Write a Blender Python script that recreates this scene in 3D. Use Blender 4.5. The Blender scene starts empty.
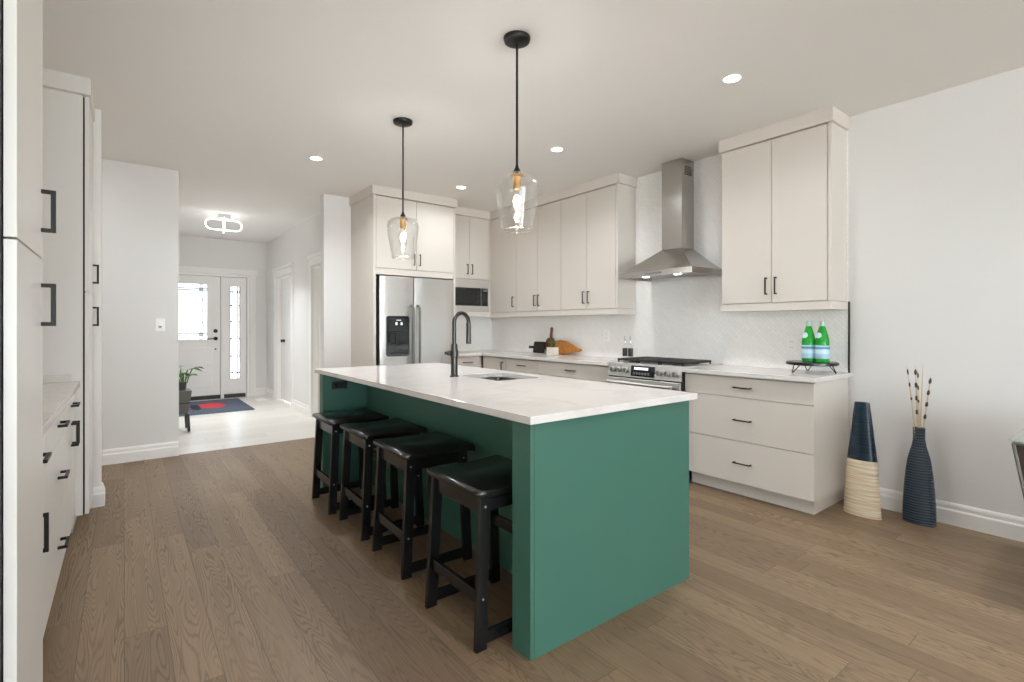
import bpy, bmesh, math, random
from mathutils import Vector, Matrix
random.seed(7)
S = bpy.context.scene
COL = S.collection
R = math.radians

# ------------------------------------------------------------------ camera
F_PX, YAW, HORIZON, EYE = 504.0, 37.6, 326.0, 1.245
cam_d = bpy.data.cameras.new('camera')
cam = bpy.data.objects.new('camera', cam_d)
COL.objects.link(cam)
cam.location = (0, 0, EYE)
cam.rotation_euler = (R(90), 0, R(-YAW))
cam_d.sensor_fit = 'HORIZONTAL'
cam_d.sensor_width = 36
cam_d.lens = F_PX / 1024 * 36
cam_d.shift_y = -(341 - HORIZON) / 1024
cam_d.clip_start = 0.05
S.camera = cam

# ------------------------------------------------------------------ colour management, world
S.view_settings.view_transform = 'Standard'
S.view_settings.look = 'None'
S.view_settings.gamma = 1
S.view_settings.use_curve_mapping = False
S.view_settings.exposure = 0.74
S.cycles.max_bounces = 14
S.cycles.diffuse_bounces = 9
S.cycles.glossy_bounces = 4
S.cycles.transmission_bounces = 8
S.cycles.transparent_max_bounces = 12
S.cycles.caustics_reflective = False
S.cycles.caustics_refractive = False
S.cycles.sample_clamp_indirect = 4.0
S.cycles.use_denoising = True

CAN_W, PENDANT_W, HALL_W, SKY = 6.6, 9.0, 12.5, 11.0
world = bpy.data.worlds.new('sky')
S.world = world
world.use_nodes = True
bg = world.node_tree.nodes['Background']
# bright overcast sky; lower half made brighter to throw light up to the ceiling
wt = world.node_tree
w_tc = wt.nodes.new('ShaderNodeTexCoord')
w_sp = wt.nodes.new('ShaderNodeSeparateXYZ')
w_rp = wt.nodes.new('ShaderNodeValToRGB')
w_mp = wt.nodes.new('ShaderNodeMapRange')
w_mp.inputs['From Min'].default_value = -1
wt.links.new(w_tc.outputs['Generated'], w_sp.inputs[0])
wt.links.new(w_sp.outputs[2], w_mp.inputs[0])
wt.links.new(w_mp.outputs[0], w_rp.inputs[0])
w_rp.color_ramp.elements[0].position, w_rp.color_ramp.elements[0].color = 0.44, (0.90, 0.96, 1.0, 1)
w_rp.color_ramp.elements[1].position, w_rp.color_ramp.elements[1].color = 0.56, (0.56, 0.63, 0.71, 1)
wt.links.new(w_rp.outputs[0], bg.inputs[0])
bg.inputs[1].default_value = SKY


def portal(name, loc, rot, sx, sy):
    d = bpy.data.lights.new(name, 'AREA')
    d.shape = 'RECTANGLE'
    d.size, d.size_y = sx, sy
    d.cycles.is_portal = True
    o = bpy.data.objects.new(name, d)
    o.location, o.rotation_euler = loc, rot
    COL.objects.link(o)


# daylight enters through the added rear glazing and side window and the entry glass
portal('rear_window_daylight', (-0.2, -6.67, 1.22), (R(90), 0, R(180)), 5.6, 2.3)
portal('side_window_daylight', (-4.47, -4.2, 1.25), (R(90), 0, R(90)), 1.9, 2.1)
portal('entry_daylight', (0.86, 10.03, 1.5), (R(90), 0, 0), 0.6, 1.0)

# ------------------------------------------------------------------ helpers
def lin(c):
    c /= 255
    return c / 12.92 if c <= 0.04045 else ((c + 0.055) / 1.055) ** 2.4


def C(r, g, b):
    return (lin(r), lin(g), lin(b), 1)


class NT:
    def __init__(s, name):
        s.m = bpy.data.materials.new(name)
        s.m.use_nodes = True
        s.t = s.m.node_tree
        s.b = s.t.nodes['Principled BSDF']

    def n(s, kind, *ins, **props):
        nd = s.t.nodes.new(kind)
        for k, v in props.items():
            setattr(nd, k, v)
        for i, v in enumerate(ins):
            if v is not None:
                s.put(nd.inputs[i], v)
        return nd

    def put(s, sock, v):
        if hasattr(v, 'is_output'):
            s.t.links.new(v, sock)
        elif isinstance(v, bpy.types.Node):
            s.t.links.new(v.outputs[0], sock)
        else:
            sock.default_value = v

    def math(s, op, a, b=None, c=None):
        return s.n('ShaderNodeMath', a, b, c, operation=op).outputs[0]

    def xyz(s):
        tc = s.n('ShaderNodeTexCoord')
        sp = s.n('ShaderNodeSeparateXYZ', tc.outputs['Object'])
        return tc.outputs['Object'], sp.outputs[0], sp.outputs[1], sp.outputs[2]

    def comb(s, x, y, z):
        return s.n('ShaderNodeCombineXYZ', x, y, z).outputs[0]

    def noise(s, vec, scale, detail=3, rough=0.5):
        nd = s.n('ShaderNodeTexNoise')
        s.put(nd.inputs['Vector'], vec)
        nd.inputs['Scale'].default_value = scale
        nd.inputs['Detail'].default_value = detail
        nd.inputs['Roughness'].default_value = rough
        return nd.outputs['Fac']

    def white(s, vec):
        return s.n('ShaderNodeTexWhiteNoise', vec, noise_dimensions='3D')

    def mix(s, f, a, b):
        nd = s.n('ShaderNodeMix', data_type='RGBA')
        s.put(nd.inputs[0], f)
        s.put(nd.inputs[6], a)
        s.put(nd.inputs[7], b)
        return nd.outputs[2]

    def ramp(s, f, *stops):
        nd = s.n('ShaderNodeValToRGB', f)
        e = nd.color_ramp.elements
        while len(e) < len(stops):
            e.new(0.5)
        for el, (p, c) in zip(e, stops):
            el.position, el.color = p, c
        return nd.outputs[0]

    def bump(s, h, strength, dist=0.01):
        nd = s.n('ShaderNodeBump')
        nd.inputs['Strength'].default_value = strength
        nd.inputs['Distance'].default_value = dist
        s.put(nd.inputs['Height'], h)
        s.put(s.b.inputs['Normal'], nd.outputs[0])

    def set(s, **k):
        for key, v in k.items():
            s.put(s.b.inputs[key.replace('_', ' ')], v)
        return s.m


def plain(name, col, rough=0.5, metal=0.0, var=0.03, scale=6, bump=0.0, bscale=200, coat=0.0):
    """painted or moulded surface with a little procedural variation"""
    t = NT(name)
    v, x, y, z = t.xyz()
    n = t.noise(v, scale, 3)
    d = tuple(c * (1 - var) for c in col[:3]) + (1,)
    l = tuple(min(1, c * (1 + var)) for c in col[:3]) + (1,)
    t.set(Base_Color=t.mix(n, d, l), Roughness=rough, Metallic=metal)
    if coat:
        t.b.inputs['Coat Weight'].default_value = coat
        t.b.inputs['Coat Roughness'].default_value = 0.1
    if bump:
        t.bump(t.noise(v, bscale, 2), bump, 0.002)
    return t.m


def glow(name, col, strength):
    t = NT(name)
    return t.set(Base_Color=(0.9, 0.9, 0.9, 1), Emission_Color=col, Emission_Strength=strength)


def thin_glass(name, tint, edge=0.35, rough=0.02, low=0.04):
    """thin clear pane: transparent with a facing-dependent mirror sheen"""
    t = NT(name)
    t.t.nodes.remove(t.b)
    tr = t.n('ShaderNodeBsdfTransparent', tint)
    gl = t.n('ShaderNodeBsdfGlossy', (1, 1, 1, 1), rough)
    lw = t.n('ShaderNodeLayerWeight', edge)
    f = t.math('MULTIPLY_ADD', lw.outputs['Facing'], 0.55, low)
    mx = t.n('ShaderNodeMixShader', f, tr.outputs[0], gl.outputs[0])
    t.t.links.new(mx.outputs[0], t.t.nodes['Material Output'].inputs[0])
    return t.m


def wood_floor():
    t = NT('oak_floor_planks')
    v, x, y, z = t.xyz()
    px = t.math('DIVIDE', x, 0.142)
    pid = t.math('FLOOR', px)
    off = t.white(t.comb(pid, 3.0, 1.0)).outputs[0]
    py = t.math('ADD', t.math('DIVIDE', y, 1.55), t.math('MULTIPLY', off, 7.3))
    sid = t.math('FLOOR', py)
    wn = t.white(t.comb(pid, sid, 5.0))
    rnd = wn.outputs[0]
    fx = t.math('FRACT', px)
    fy = t.math('FRACT', py)
    # cathedral figure: contour lines of a stretched smooth field, a new field for every plank
    gv = t.comb(t.math('ADD', t.math('MULTIPLY', x, 12.5), t.math('MULTIPLY', rnd, 61)),
                t.math('ADD', t.math('MULTIPLY', y, 0.95), t.math('MULTIPLY', rnd, 97)),
                t.math('MULTIPLY', rnd, 23))
    wob = t.noise(t.comb(t.math('MULTIPLY', x, 60), t.math('MULTIPLY', y, 9), rnd), 1.0, 2)
    field = t.math('ADD', t.noise(gv, 1.0, 1.0, 0.4), t.math('MULTIPLY', wob, 0.022))
    lines = t.math('SINE', t.math('MULTIPLY', field, 190))
    lines = t.math('POWER', t.math('MULTIPLY_ADD', lines, 0.5, 0.5), 3.0)
    amount = t.math('MULTIPLY_ADD', t.noise(gv, 0.7, 1), 1.5, -0.2)
    fine = t.noise(t.comb(t.math('MULTIPLY', x, 190), t.math('MULTIPLY', y, 5), rnd), 1.0, 3, 0.6)
    tone = t.mix(rnd, C(162, 138, 110), C(130, 108, 84))
    tone = t.mix(t.math('MULTIPLY', fine, 0.6), tone, C(104, 83, 63))
    broad = t.noise(t.comb(t.math('ADD', t.math('MULTIPLY', x, 26), t.math('MULTIPLY', rnd, 50)), t.math('MULTIPLY', y, 1.6), rnd), 1.0, 2)
    tone = t.mix(t.math('MULTIPLY_ADD', broad, 0.9, -0.25), tone, C(112, 91, 69))
    tone = t.mix(t.math('MULTIPLY', t.math('MULTIPLY', lines, amount), 0.6), tone, C(72, 55, 41))
    gap = t.math('MAXIMUM', t.math('LESS_THAN', fx, 0.016), t.math('LESS_THAN', fy, 0.0016))
    tone = t.mix(t.math('MULTIPLY', gap, 0.65), tone, C(58, 45, 35))
    t.set(Base_Color=tone, Roughness=t.math('MULTIPLY_ADD', lines, 0.1, 0.47))
    t.bump(t.math('SUBTRACT', 1.0, t.math('ADD', gap, t.math('MULTIPLY', lines, 0.12))), 0.25, 0.002)
    return t.m


def foyer_tile():
    t = NT('pale_plank_tile')
    v, x, y, z = t.xyz()
    py = t.math('DIVIDE', y, 0.2)
    pid = t.math('FLOOR', py)
    off = t.white(t.comb(pid, 2.0, 9.0)).outputs[0]
    px = t.math('ADD', t.math('DIVIDE', x, 1.2), off)
    rnd = t.white(t.comb(pid, t.math('FLOOR', px), 4.0)).outputs[0]
    gr = t.noise(t.comb(t.math('MULTIPLY', x, 3), t.math('MULTIPLY', y, 40), rnd), 1.0, 4)
    c = t.mix(rnd, C(228, 224, 217), C(216, 212, 204))
    c = t.mix(t.math('MULTIPLY', gr, 0.35), c, C(196, 190, 182))
    gap = t.math('MAXIMUM', t.math('LESS_THAN', t.math('FRACT', py), 0.02), t.math('LESS_THAN', t.math('FRACT', px), 0.004))
    c = t.mix(gap, c, C(188, 184, 178))
    return t.set(Base_Color=c, Roughness=0.3)


def quartz():
    t = NT('white_quartz')
    v, x, y, z = t.xyz()
    w = t.noise(v, 1.3, 5, 0.6)
    d = t.math('ABSOLUTE', t.math('SUBTRACT', w, 0.5))
    vein = t.math('LESS_THAN', d, 0.006)
    soft = t.math('SUBTRACT', 1.0, t.math('MINIMUM', t.math('MULTIPLY', d, 28), 1.0))
    amt = t.math('MULTIPLY', soft, t.math('MULTIPLY', t.noise(v, 2.1, 2), 0.26))
    c = t.mix(amt, C(224, 220, 216), C(176, 166, 157))
    t.set(Base_Color=c, Roughness=0.16)
    return t.m


def tile_wall():
    t = NT('white_glazed_herringbone_tile')
    v, x, y, z = t.xyz()
    k = 0.7071
    a = t.math('MULTIPLY', t.math('ADD', t.math('ADD', x, y), z), k)
    b = t.math('MULTIPLY', t.math('SUBTRACT', t.math('ADD', x, y), z), k)
    br = t.n('ShaderNodeTexBrick')
    t.put(br.inputs['Vector'], t.comb(a, b, 0.0))
    br.inputs['Color1'].default_value = C(246, 245, 242)
    br.inputs['Color2'].default_value = C(242, 240, 236)
    br.inputs['Mortar'].default_value = C(233, 231, 227)
    br.inputs['Scale'].default_value = 1.0
    br.inputs['Mortar Size'].default_value = 0.0016
    br.inputs['Brick Width'].default_value = 0.075
    br.inputs['Row Height'].default_value = 0.025
    h = t.math('ADD', t.math('MULTIPLY', br.outputs['Fac'], -1.0), t.math('MULTIPLY', t.noise(v, 30, 2), 1.6))
    t.set(Base_Color=br.outputs['Color'], Roughness=0.13)
    t.bump(h, 0.22, 0.004)
    return t.m


def steel(name, col=C(222, 221, 218), rough=0.3, axis='z'):
    t = NT(name)
    v, x, y, z = t.xyz()
    k = {'z': (300, 300, 3), 'h': (3, 3, 300)}[axis]
    n = t.noise(t.comb(t.math('MULTIPLY', x, k[0]), t.math('MULTIPLY', y, k[1]), t.math('MULTIPLY', z, k[2])), 1.0, 2)
    t.set(Base_Color=col, Metallic=1.0, Roughness=t.math('MULTIPLY_ADD', n, 0.12, rough - 0.06))
    return t.m


def wood(name, c1, c2, axis=(2, 2, 30), rough=0.4):
    t = NT(name)
    v, x, y, z = t.xyz()
    n = t.noise(t.comb(t.math('MULTIPLY', x, axis[0]), t.math('MULTIPLY', y, axis[1]), t.math('MULTIPLY', z, axis[2])), 1.0, 4)
    return t.set(Base_Color=t.mix(t.math('SMOOTH_MIN', t.math('MULTIPLY', n, 1.2), 1.0, 0.1), c1, c2), Roughness=rough)


def doormat():
    """slate mat with a red leaf-like blot and a dark bent stroke"""
    t = NT('woven_doormat')
    v, x, y, z = t.xyz()

    def blob(cx, cy, rx, ry):
        ax = t.math('DIVIDE', t.math('SUBTRACT', x, cx), rx)
        ay = t.math('DIVIDE', t.math('SUBTRACT', y, cy), ry)
        r = t.math('SQRT', t.math('ADD', t.math('MULTIPLY', ax, ax), t.math('MULTIPLY', ay, ay)))
        r = t.math('ADD', r, t.math('MULTIPLY_ADD', t.noise(v, 9, 2), 0.7, -0.35))
        return t.math('LESS_THAN', r, 1.0)
    wv = t.noise(v, 160, 2)
    c = t.mix(wv, C(70, 78, 94), C(92, 100, 116))
    c = t.mix(blob(0.10, 0.05, 0.17, 0.30), c, C(206, 58, 62))
    c = t.mix(blob(-0.27, 0.0, 0.09, 0.22), c, C(150, 76, 98))
    c = t.mix(blob(-0.13, -0.02, 0.06, 0.3), c, C(30, 32, 52))
    t.set(Base_Color=c, Roughness=0.95)
    return t.m


M = dict(
    wall=plain('warm_white_wall_paint', C(225, 223, 220), 0.75, var=0.008, scale=2),
    ceiling=plain('ceiling_paint', C(240, 237, 233), 0.85, var=0.008, scale=2),
    trim=plain('white_trim_paint', C(236, 234, 230), 0.4, var=0.006),
    cab=plain('greige_cabinet_lacquer', C(214, 206, 197), 0.38, var=0.008, scale=3),
    cabw=plain('pale_cabinet_lacquer', C(230, 227, 222), 0.34, var=0.008, scale=3),
    leaded=thin_glass('textured_leaded_glass', (0.6, 0.61, 0.61, 1), 0.3),
    dark=plain('gap_shade_and_dark_parts', C(52, 50, 48), 0.6),
    green=plain('teal_green_lacquer', C(65, 109, 95), 0.42, var=0.03, scale=2.5),
    black=plain('black_painted_wood', C(20, 20, 21), 0.24, var=0.12, scale=20),
    blackm=plain('matte_black_metal', C(38, 36, 34), 0.4, 0.6, var=0.1),
    gun=plain('gunmetal', C(74, 72, 69), 0.3, 0.9, var=0.05),
    blackg=plain('black_glass', C(16, 16, 17), 0.08),
    blackp=plain('black_plastic', C(27, 27, 28), 0.35),
    iron=plain('cast_iron', C(52, 50, 49), 0.5, 0.3, var=0.2, scale=60),
    brass=plain('aged_brass', C(190, 150, 96), 0.3, 1.0, var=0.1),
    chrome=plain('chrome', C(205, 205, 205), 0.12, 1.0, var=0.02),
    plate=plain('white_plastic', C(240, 239, 236), 0.3, var=0.005),
    screw=plain('zinc_screw', C(186, 186, 184), 0.42, 0.6),
    grey=plain('mid_grey_plastic', C(120, 120, 120), 0.4),
    floor=wood_floor(), tile=foyer_tile(), quartz=quartz(), splash=tile_wall(),
    steel=steel('brushed_steel'), steelh=steel('brushed_steel_horizontal', axis='h'),
    steelhood=steel('hood_steel', C(186, 183, 178), 0.24), sink=steel('sink_steel', C(160, 160, 158), 0.3, 'h'),
    glassp=thin_glass('window_glass', (0.98, 0.99, 0.985, 1), 0.3),
    shade=thin_glass('clear_shade_glass', (0.992, 0.992, 0.99, 1), 0.34, 0.015, 0.006),
    tableglass=thin_glass('green_tinted_glass', (0.82, 0.90, 0.86, 1), 0.5, 0.02, 0.08),
    rim=thin_glass('thick_glass_rim', (0.93, 0.94, 0.93, 1), 0.5, 0.05, 0.25),
    bulb=glow('warm_bulb', (1.0, 0.86, 0.66, 1), 5.0),
    lens=glow('downlight_lens', (1.0, 0.96, 0.90, 1), 8.0),
    ring=glow('led_ring', (1.0, 0.98, 0.95, 1), 1.6),
    screen=glow('lit_display', (0.85, 0.92, 1.0, 1), 0.5),
    oak=wood('honey_board_wood', C(214, 148, 72), C(150, 90, 36), (8, 60, 20)),
    walnut=wood('walnut_board_wood', C(132, 88, 56), C(84, 52, 32), (10, 50, 10)),
    bamboo=None, navy=None,
    leaf=plain('green_leaf', C(70, 112, 44), 0.5, var=0.35, scale=25),
    soil=plain('potting_soil', C(60, 46, 36), 0.95, var=0.3, scale=60),
    stone=plain('pale_stone_pot', C(222, 214, 204), 0.6, var=0.06, scale=30),
    pot=plain('charcoal_pot', C(62, 64, 66), 0.5, var=0.1),
    stand=plain('weathered_dark_wood', C(84, 82, 78), 0.45, var=0.25, scale=8),
    mat=doormat(),
    bottle=None,
    label=plain('pale_blue_paper', C(176, 214, 232), 0.5, var=0.04),
    labelw=plain('white_paper', C(206, 232, 240), 0.5, var=0.02),
    ink=plain('navy_ink', C(92, 132, 172), 0.5),
    capm=plain('silver_foil_cap', C(178, 196, 190), 0.4, 0.5),
    leather=plain('dark_brown_weave', C(70, 58, 50), 0.6, var=0.3, scale=40, bump=0.4),
    pewter=plain('grey_metal_edge', C(118, 116, 112), 0.45, 0.4),
    straw=plain('pale_dry_stem', C(206, 188, 160), 0.7, var=0.12, scale=40),
    bud=plain('dark_bud', C(66, 56, 50), 0.7, var=0.2, scale=60),
    oil=plain('dark_bottle_label', C(48, 46, 44), 0.4),
)
t = NT('green_bottle_glass')
M['bottle'] = t.set(Base_Color=C(46, 186, 66), Roughness=0.05, Transmission_Weight=0.45, IOR=1.4)
M['black'].node_tree.nodes['Principled BSDF'].inputs['Specular IOR Level'].default_value = 0.65


def ribbed(name, c1, c2, scale, rough):
    t = NT(name)
    v, x, y, z = t.xyz()
    n = t.noise(t.comb(t.math('MULTIPLY', x, 4), t.math('MULTIPLY', y, 4), t.math('MULTIPLY', z, scale)), 1.0, 3)
    return t.set(Base_Color=t.ramp(n, (0.35, c1), (0.65, c2)), Roughness=rough)


M['bamboo'] = ribbed('pale_bamboo_coil', C(212, 184, 142), C(243, 235, 217), 120, 0.5)
M['navy'] = ribbed('blue_black_lacquer_coil', C(22, 37, 48), C(36, 58, 74), 110, 0.2)
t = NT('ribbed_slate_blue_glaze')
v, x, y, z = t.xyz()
crest_highlight = t.math('POWER', t.math('ABSOLUTE', t.math('SINE', t.math('MULTIPLY', z, math.pi * 36 / 0.605))), 2.5)  # rib highlights painted in: crests get a lighter colour
M['navyrib'] = t.set(Base_Color=t.mix(crest_highlight, C(26, 36, 46), C(66, 85, 99)), Roughness=0.26)


class MB:
    """collects geometry in world (or thing-local) coordinates; build() links it as one mesh object"""

    def __init__(s):
        s.bm = bmesh.new()

    def box(s, x0, x1, y0, y1, z0, z1):
        x0, x1 = min(x0, x1), max(x0, x1)
        y0, y1 = min(y0, y1), max(y0, y1)
        v = [s.bm.verts.new(p) for p in ((x0, y0, z0), (x1, y0, z0), (x1, y1, z0), (x0, y1, z0),
                                         (x0, y0, z1), (x1, y0, z1), (x1, y1, z1), (x0, y1, z1))]
        for f in ((0, 3, 2, 1), (4, 5, 6, 7), (0, 1, 5, 4), (1, 2, 6, 5), (2, 3, 7, 6), (3, 0, 4, 7)):
            s.bm.faces.new([v[i] for i in f])
        return s

    def rings(s, rings, cap=True, closed=False):
        rr = [[s.bm.verts.new(p) for p in r] for r in rings]
        n = len(rr[0])
        seq = list(zip(rr, rr[1:])) + ([(rr[-1], rr[0])] if closed else [])
        for a, b in seq:
            for i in range(n):
                j = (i + 1) % n
                s.bm.faces.new((a[i], a[j], b[j], b[i]))
        if cap and not closed:
            s.bm.faces.new(rr[0][::-1])
            s.bm.faces.new(rr[-1])
        return s

    def lathe(s, cx, cy, prof, n=40, sx=1.0, sy=1.0, cap=True, closed=False):
        return s.rings([[(cx + r * sx * math.cos(2 * math.pi * i / n), cy + r * sy * math.sin(2 * math.pi * i / n), z)
                         for i in range(n)] for r, z in prof], cap, closed)

    def cyl(s, p0, p1, r0, r1=None, n=20):
        return s.tube([p0, p1], r0, n, r_end=r1)

    def tube(s, pts, r, n=12, closed=False, r_end=None):
        P = [Vector(p) for p in pts]
        m = len(P)
        up = None
        rings = []
        for i, p in enumerate(P):
            if closed:
                d = (P[(i + 1) % m] - P[i - 1]).normalized()
            else:
                d = (P[min(i + 1, m - 1)] - P[max(i - 1, 0)]).normalized()
            if up is None:
                up = Vector((0, 0, 1)) if abs(d.z) < 0.9 else Vector((1, 0, 0))
            a = d.cross(up).normalized()
            up = a.cross(d).normalized()
            rad = r[i] if isinstance(r, (list, tuple)) else (r if r_end is None else r + (r_end - r) * i / (m - 1))
            rings.append([p + (a * math.cos(2 * math.pi * k / n) + up * math.sin(2 * math.pi * k / n)) * rad for k in range(n)])
        return s.rings(rings, not closed, closed)

    def prism(s, poly, axis, a, b):
        """poly in the two other axes (in xyz order), extruded along axis from a to b"""
        def P(u, v, w):
            return {'x': (w, u, v), 'y': (u, w, v), 'z': (u, v, w)}[axis]
        return s.rings([[P(u, v, a) for u, v in poly], [P(u, v, b) for u, v in poly]])

    def beam(s, p0, p1, wx, wy):
        """leaning post with a horizontal wx by wy section"""
        return s.rings([[(p[0] + dx * wx / 2, p[1] + dy * wy / 2, p[2]) for dx, dy in ((-1, -1), (1, -1), (1, 1), (-1, 1))]
                        for p in (p0, p1)])

    def build(s, name, mat, parent=None, bevel=0.0, smooth=False, seg=2, flat_angle=35):
        bmesh.ops.recalc_face_normals(s.bm, faces=s.bm.faces)
        me = bpy.data.meshes.new(name)
        s.bm.to_mesh(me)
        s.bm.free()
        me.materials.append(mat)
        o = bpy.data.objects.new(name, me)
        COL.objects.link(o)
        if parent is not None:
            root = parent
            while root.parent is not None:
                root = root.parent
            me.transform(Matrix.Translation(-root.location))
            o.parent = parent
        if smooth:
            me.shade_smooth()
            me.set_sharp_from_angle(angle=R(flat_angle))
        if bevel:
            b = o.modifiers.new('bevel', 'BEVEL')
            b.width, b.segments, b.limit_method = bevel, seg, 'ANGLE'
        return o


def tag(o, label, cat, group=None, kind=None):
    o['label'], o['category'] = label, cat
    if group:
        o['group'] = group
    if kind:
        o['kind'] = kind
    return o


def thing(name, label, cat, loc=(0, 0, 0), group=None, kind=None):
    o = bpy.data.objects.new(name, None)
    o.empty_display_size = 0.1
    COL.objects.link(o)
    o.location = loc
    return tag(o, label, cat, group, kind)


def struct(name, mb, mat, label, cat, parent=None, bevel=0.0):
    o = mb.build(name, mat, parent, bevel)
    return tag(o, label, cat, kind='structure') if parent is None else o


def dup(root, loc, label=None, rz=None):
    r = root.copy()
    COL.objects.link(r)
    r.location = loc
    if rz is not None:
        r.rotation_euler = (0, 0, rz)
    if label:
        r['label'] = label
    for ch in list(root.children):
        c = ch.copy()
        COL.objects.link(c)
        c.parent = r
        for g in list(ch.children):
            d = g.copy()
            COL.objects.link(d)
            d.parent = c
    return r


def rrect(x0, x1, y0, y1, r, n=6):
    pts = []
    for cx, cy, a0 in ((x1 - r, y1 - r, 0), (x0 + r, y1 - r, 90), (x0 + r, y0 + r, 180), (x1 - r, y0 + r, 270)):
        for k in range(n + 1):
            a = R(a0 + 90 * k / n)
            pts.append((cx + r * math.cos(a), cy + r * math.sin(a)))
    return pts


# ------------------------------------------------------------------ room shell
W, CEIL, YB = 4.12, 2.743, 5.81          # range wall, ceiling height, back wall / tile edge
YD, XR = 9.92, 2.04                      # entry wall, hallway right wall
LW = -0.86                               # wall behind the left cabinets
YR, XL = -6.6, -4.4                      # rear wall, dining-side left wall

struct('floor', MB().box(XL - 0.15, W + 0.12, YR - 0.15, YB + 0.01, -0.1, 0), M['floor'],
       'wide brown oak plank floor running through the kitchen', 'floor')
struct('floor_foyer', MB().box(-1.75, 2.6, YB + 0.01, YD + 0.2, -0.1, 0), M['tile'],
       'pale plank tile floor of the entry hall', 'floor')
struct('ceiling', MB().box(XL - 0.15, W + 0.15, YR - 0.15, YD + 0.2, CEIL, CEIL + 0.1), M['ceiling'],
       'flat off-white painted ceiling over kitchen and hall', 'ceiling')
struct('wall_right', MB().box(W, W + 0.14, YR - 0.15, YB + 0.14, 0, CEIL), M['wall'],
       'plain warm white wall behind the range and vases', 'wall')
struct('wall_back', MB().box(XR, W, YB, YB + 0.12, 0, CEIL), M['wall'],
       'white wall behind the refrigerator and microwave cabinet', 'wall')
struct('wall_nib', MB().box(1.79, XR, YB, YB + 0.12, 0, CEIL), M['wall'],
       'short white wall end beside the tall refrigerator panel', 'wall')
struct('wall_hall_left', MB().box(-1.6, 0.42, YB, YB + 0.12, 0, CEIL).box(0.30, 0.42, YB + 0.12, YD, 0, CEIL), M['wall'],
       'white wall with the light switch beside the entry hall', 'wall')
struct('wall_stub', MB().box(-0.86, -0.125, 4.50, 4.62, 0, CEIL), M['trim'],
       'narrow white wall end past the tall pantry cabinet', 'wall')
struct('wall_left', MB().box(LW - 0.12, LW, 0.9, 4.62, 0, CEIL), M['wall'],
       'wall behind the built-in cabinets', 'wall')
struct('wall_side', MB().box(-1.75, -1.6, 4.5, YB + 0.12, 0, CEIL), M['wall'], 'side wall of the passage past the pantry', 'wall')
struct('wall_passage', MB().box(-1.6, LW, 4.5, 4.62, 0, CEIL), M['wall'], 'passage wall behind the pantry', 'wall')
# dining side of the room, behind the camera: two unseen glazed openings, added for daylight
struct('wall_dining', MB().box(XL - 0.12, XL, YR, -5.2, 0, CEIL).box(XL - 0.12, XL, -3.2, 1.0, 0, CEIL)
       .box(XL - 0.12, XL, -5.2, -3.2, 0, 0.2).box(XL - 0.12, XL, -5.2, -3.2, 2.3, CEIL), M['wall'],
       'living side wall around the side window', 'wall')
struct('wall_dining_return', MB().box(XL, LW, 0.9, 1.02, 0, CEIL), M['wall'], 'return wall beside the built-in cabinets', 'wall')
struct('wall_rear', MB().box(XL - 0.12, -3.0, YR - 0.15, YR, 0, CEIL).box(2.6, W, YR - 0.15, YR, 0, CEIL)
       .box(-3.0, 2.6, YR - 0.15, YR, 2.37, CEIL).box(-3.0, 2.6, YR - 0.15, YR, 0, 0.06), M['wall'],
       'rear wall around the patio glazing', 'wall')


def glazing(name, label, orient, c, a0, a1, z0, z1, n):
    r = thing(name, label, 'window', kind='structure')
    fr, gl = MB(), MB()

    def bx(mb, u0, u1, w0, w1, q0, q1):
        mb.box(c + w0, c + w1, u0, u1, q0, q1) if orient == 'x' else mb.box(u0, u1, c + w0, c + w1, q0, q1)
    bx(fr, a0, a1, -0.03, 0.03, z0, z0 + 0.06)
    bx(fr, a0, a1, -0.03, 0.03, z1 - 0.06, z1)
    for k in range(n + 1):
        u = a0 + (a1 - a0) * k / n
        bx(fr, max(a0, u - 0.04), min(a1, u + 0.04), -0.03, 0.03, z0 + 0.06, z1 - 0.06)
    bx(gl, a0 + 0.01, a1 - 0.01, -0.004, 0.004, z0 + 0.02, z1 - 0.02)
    fr.build('window_frame', M['trim'], r)
    gl.build('window_pane', M['glassp'], r)


glazing('window_2', 'unseen glazed patio door added in the rear wall for daylight', 'y', YR - 0.08, -3.0, 2.6, 0.06, 2.37, 5)
glazing('window_3', 'unseen dining side window added for daylight', 'x', XL - 0.07, -5.2, -3.2, 0.2, 2.3, 2)

# hallway right wall with two door openings
D1, D2 = (8.18, 9.2), (6.68, 7.12)
hw = MB()
for a, b in ((YB + 0.12, D2[0]), (D2[1], D1[0]), (D1[1], YD)):
    hw.box(XR, XR + 0.12, a, b, 0, CEIL)
for a, b in (D1, D2):
    hw.box(XR, XR + 0.12, a, b, 2.06, CEIL)
struct('wall_hall_right', hw, M['wall'], 'white hall wall with two door openings', 'wall')


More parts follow.
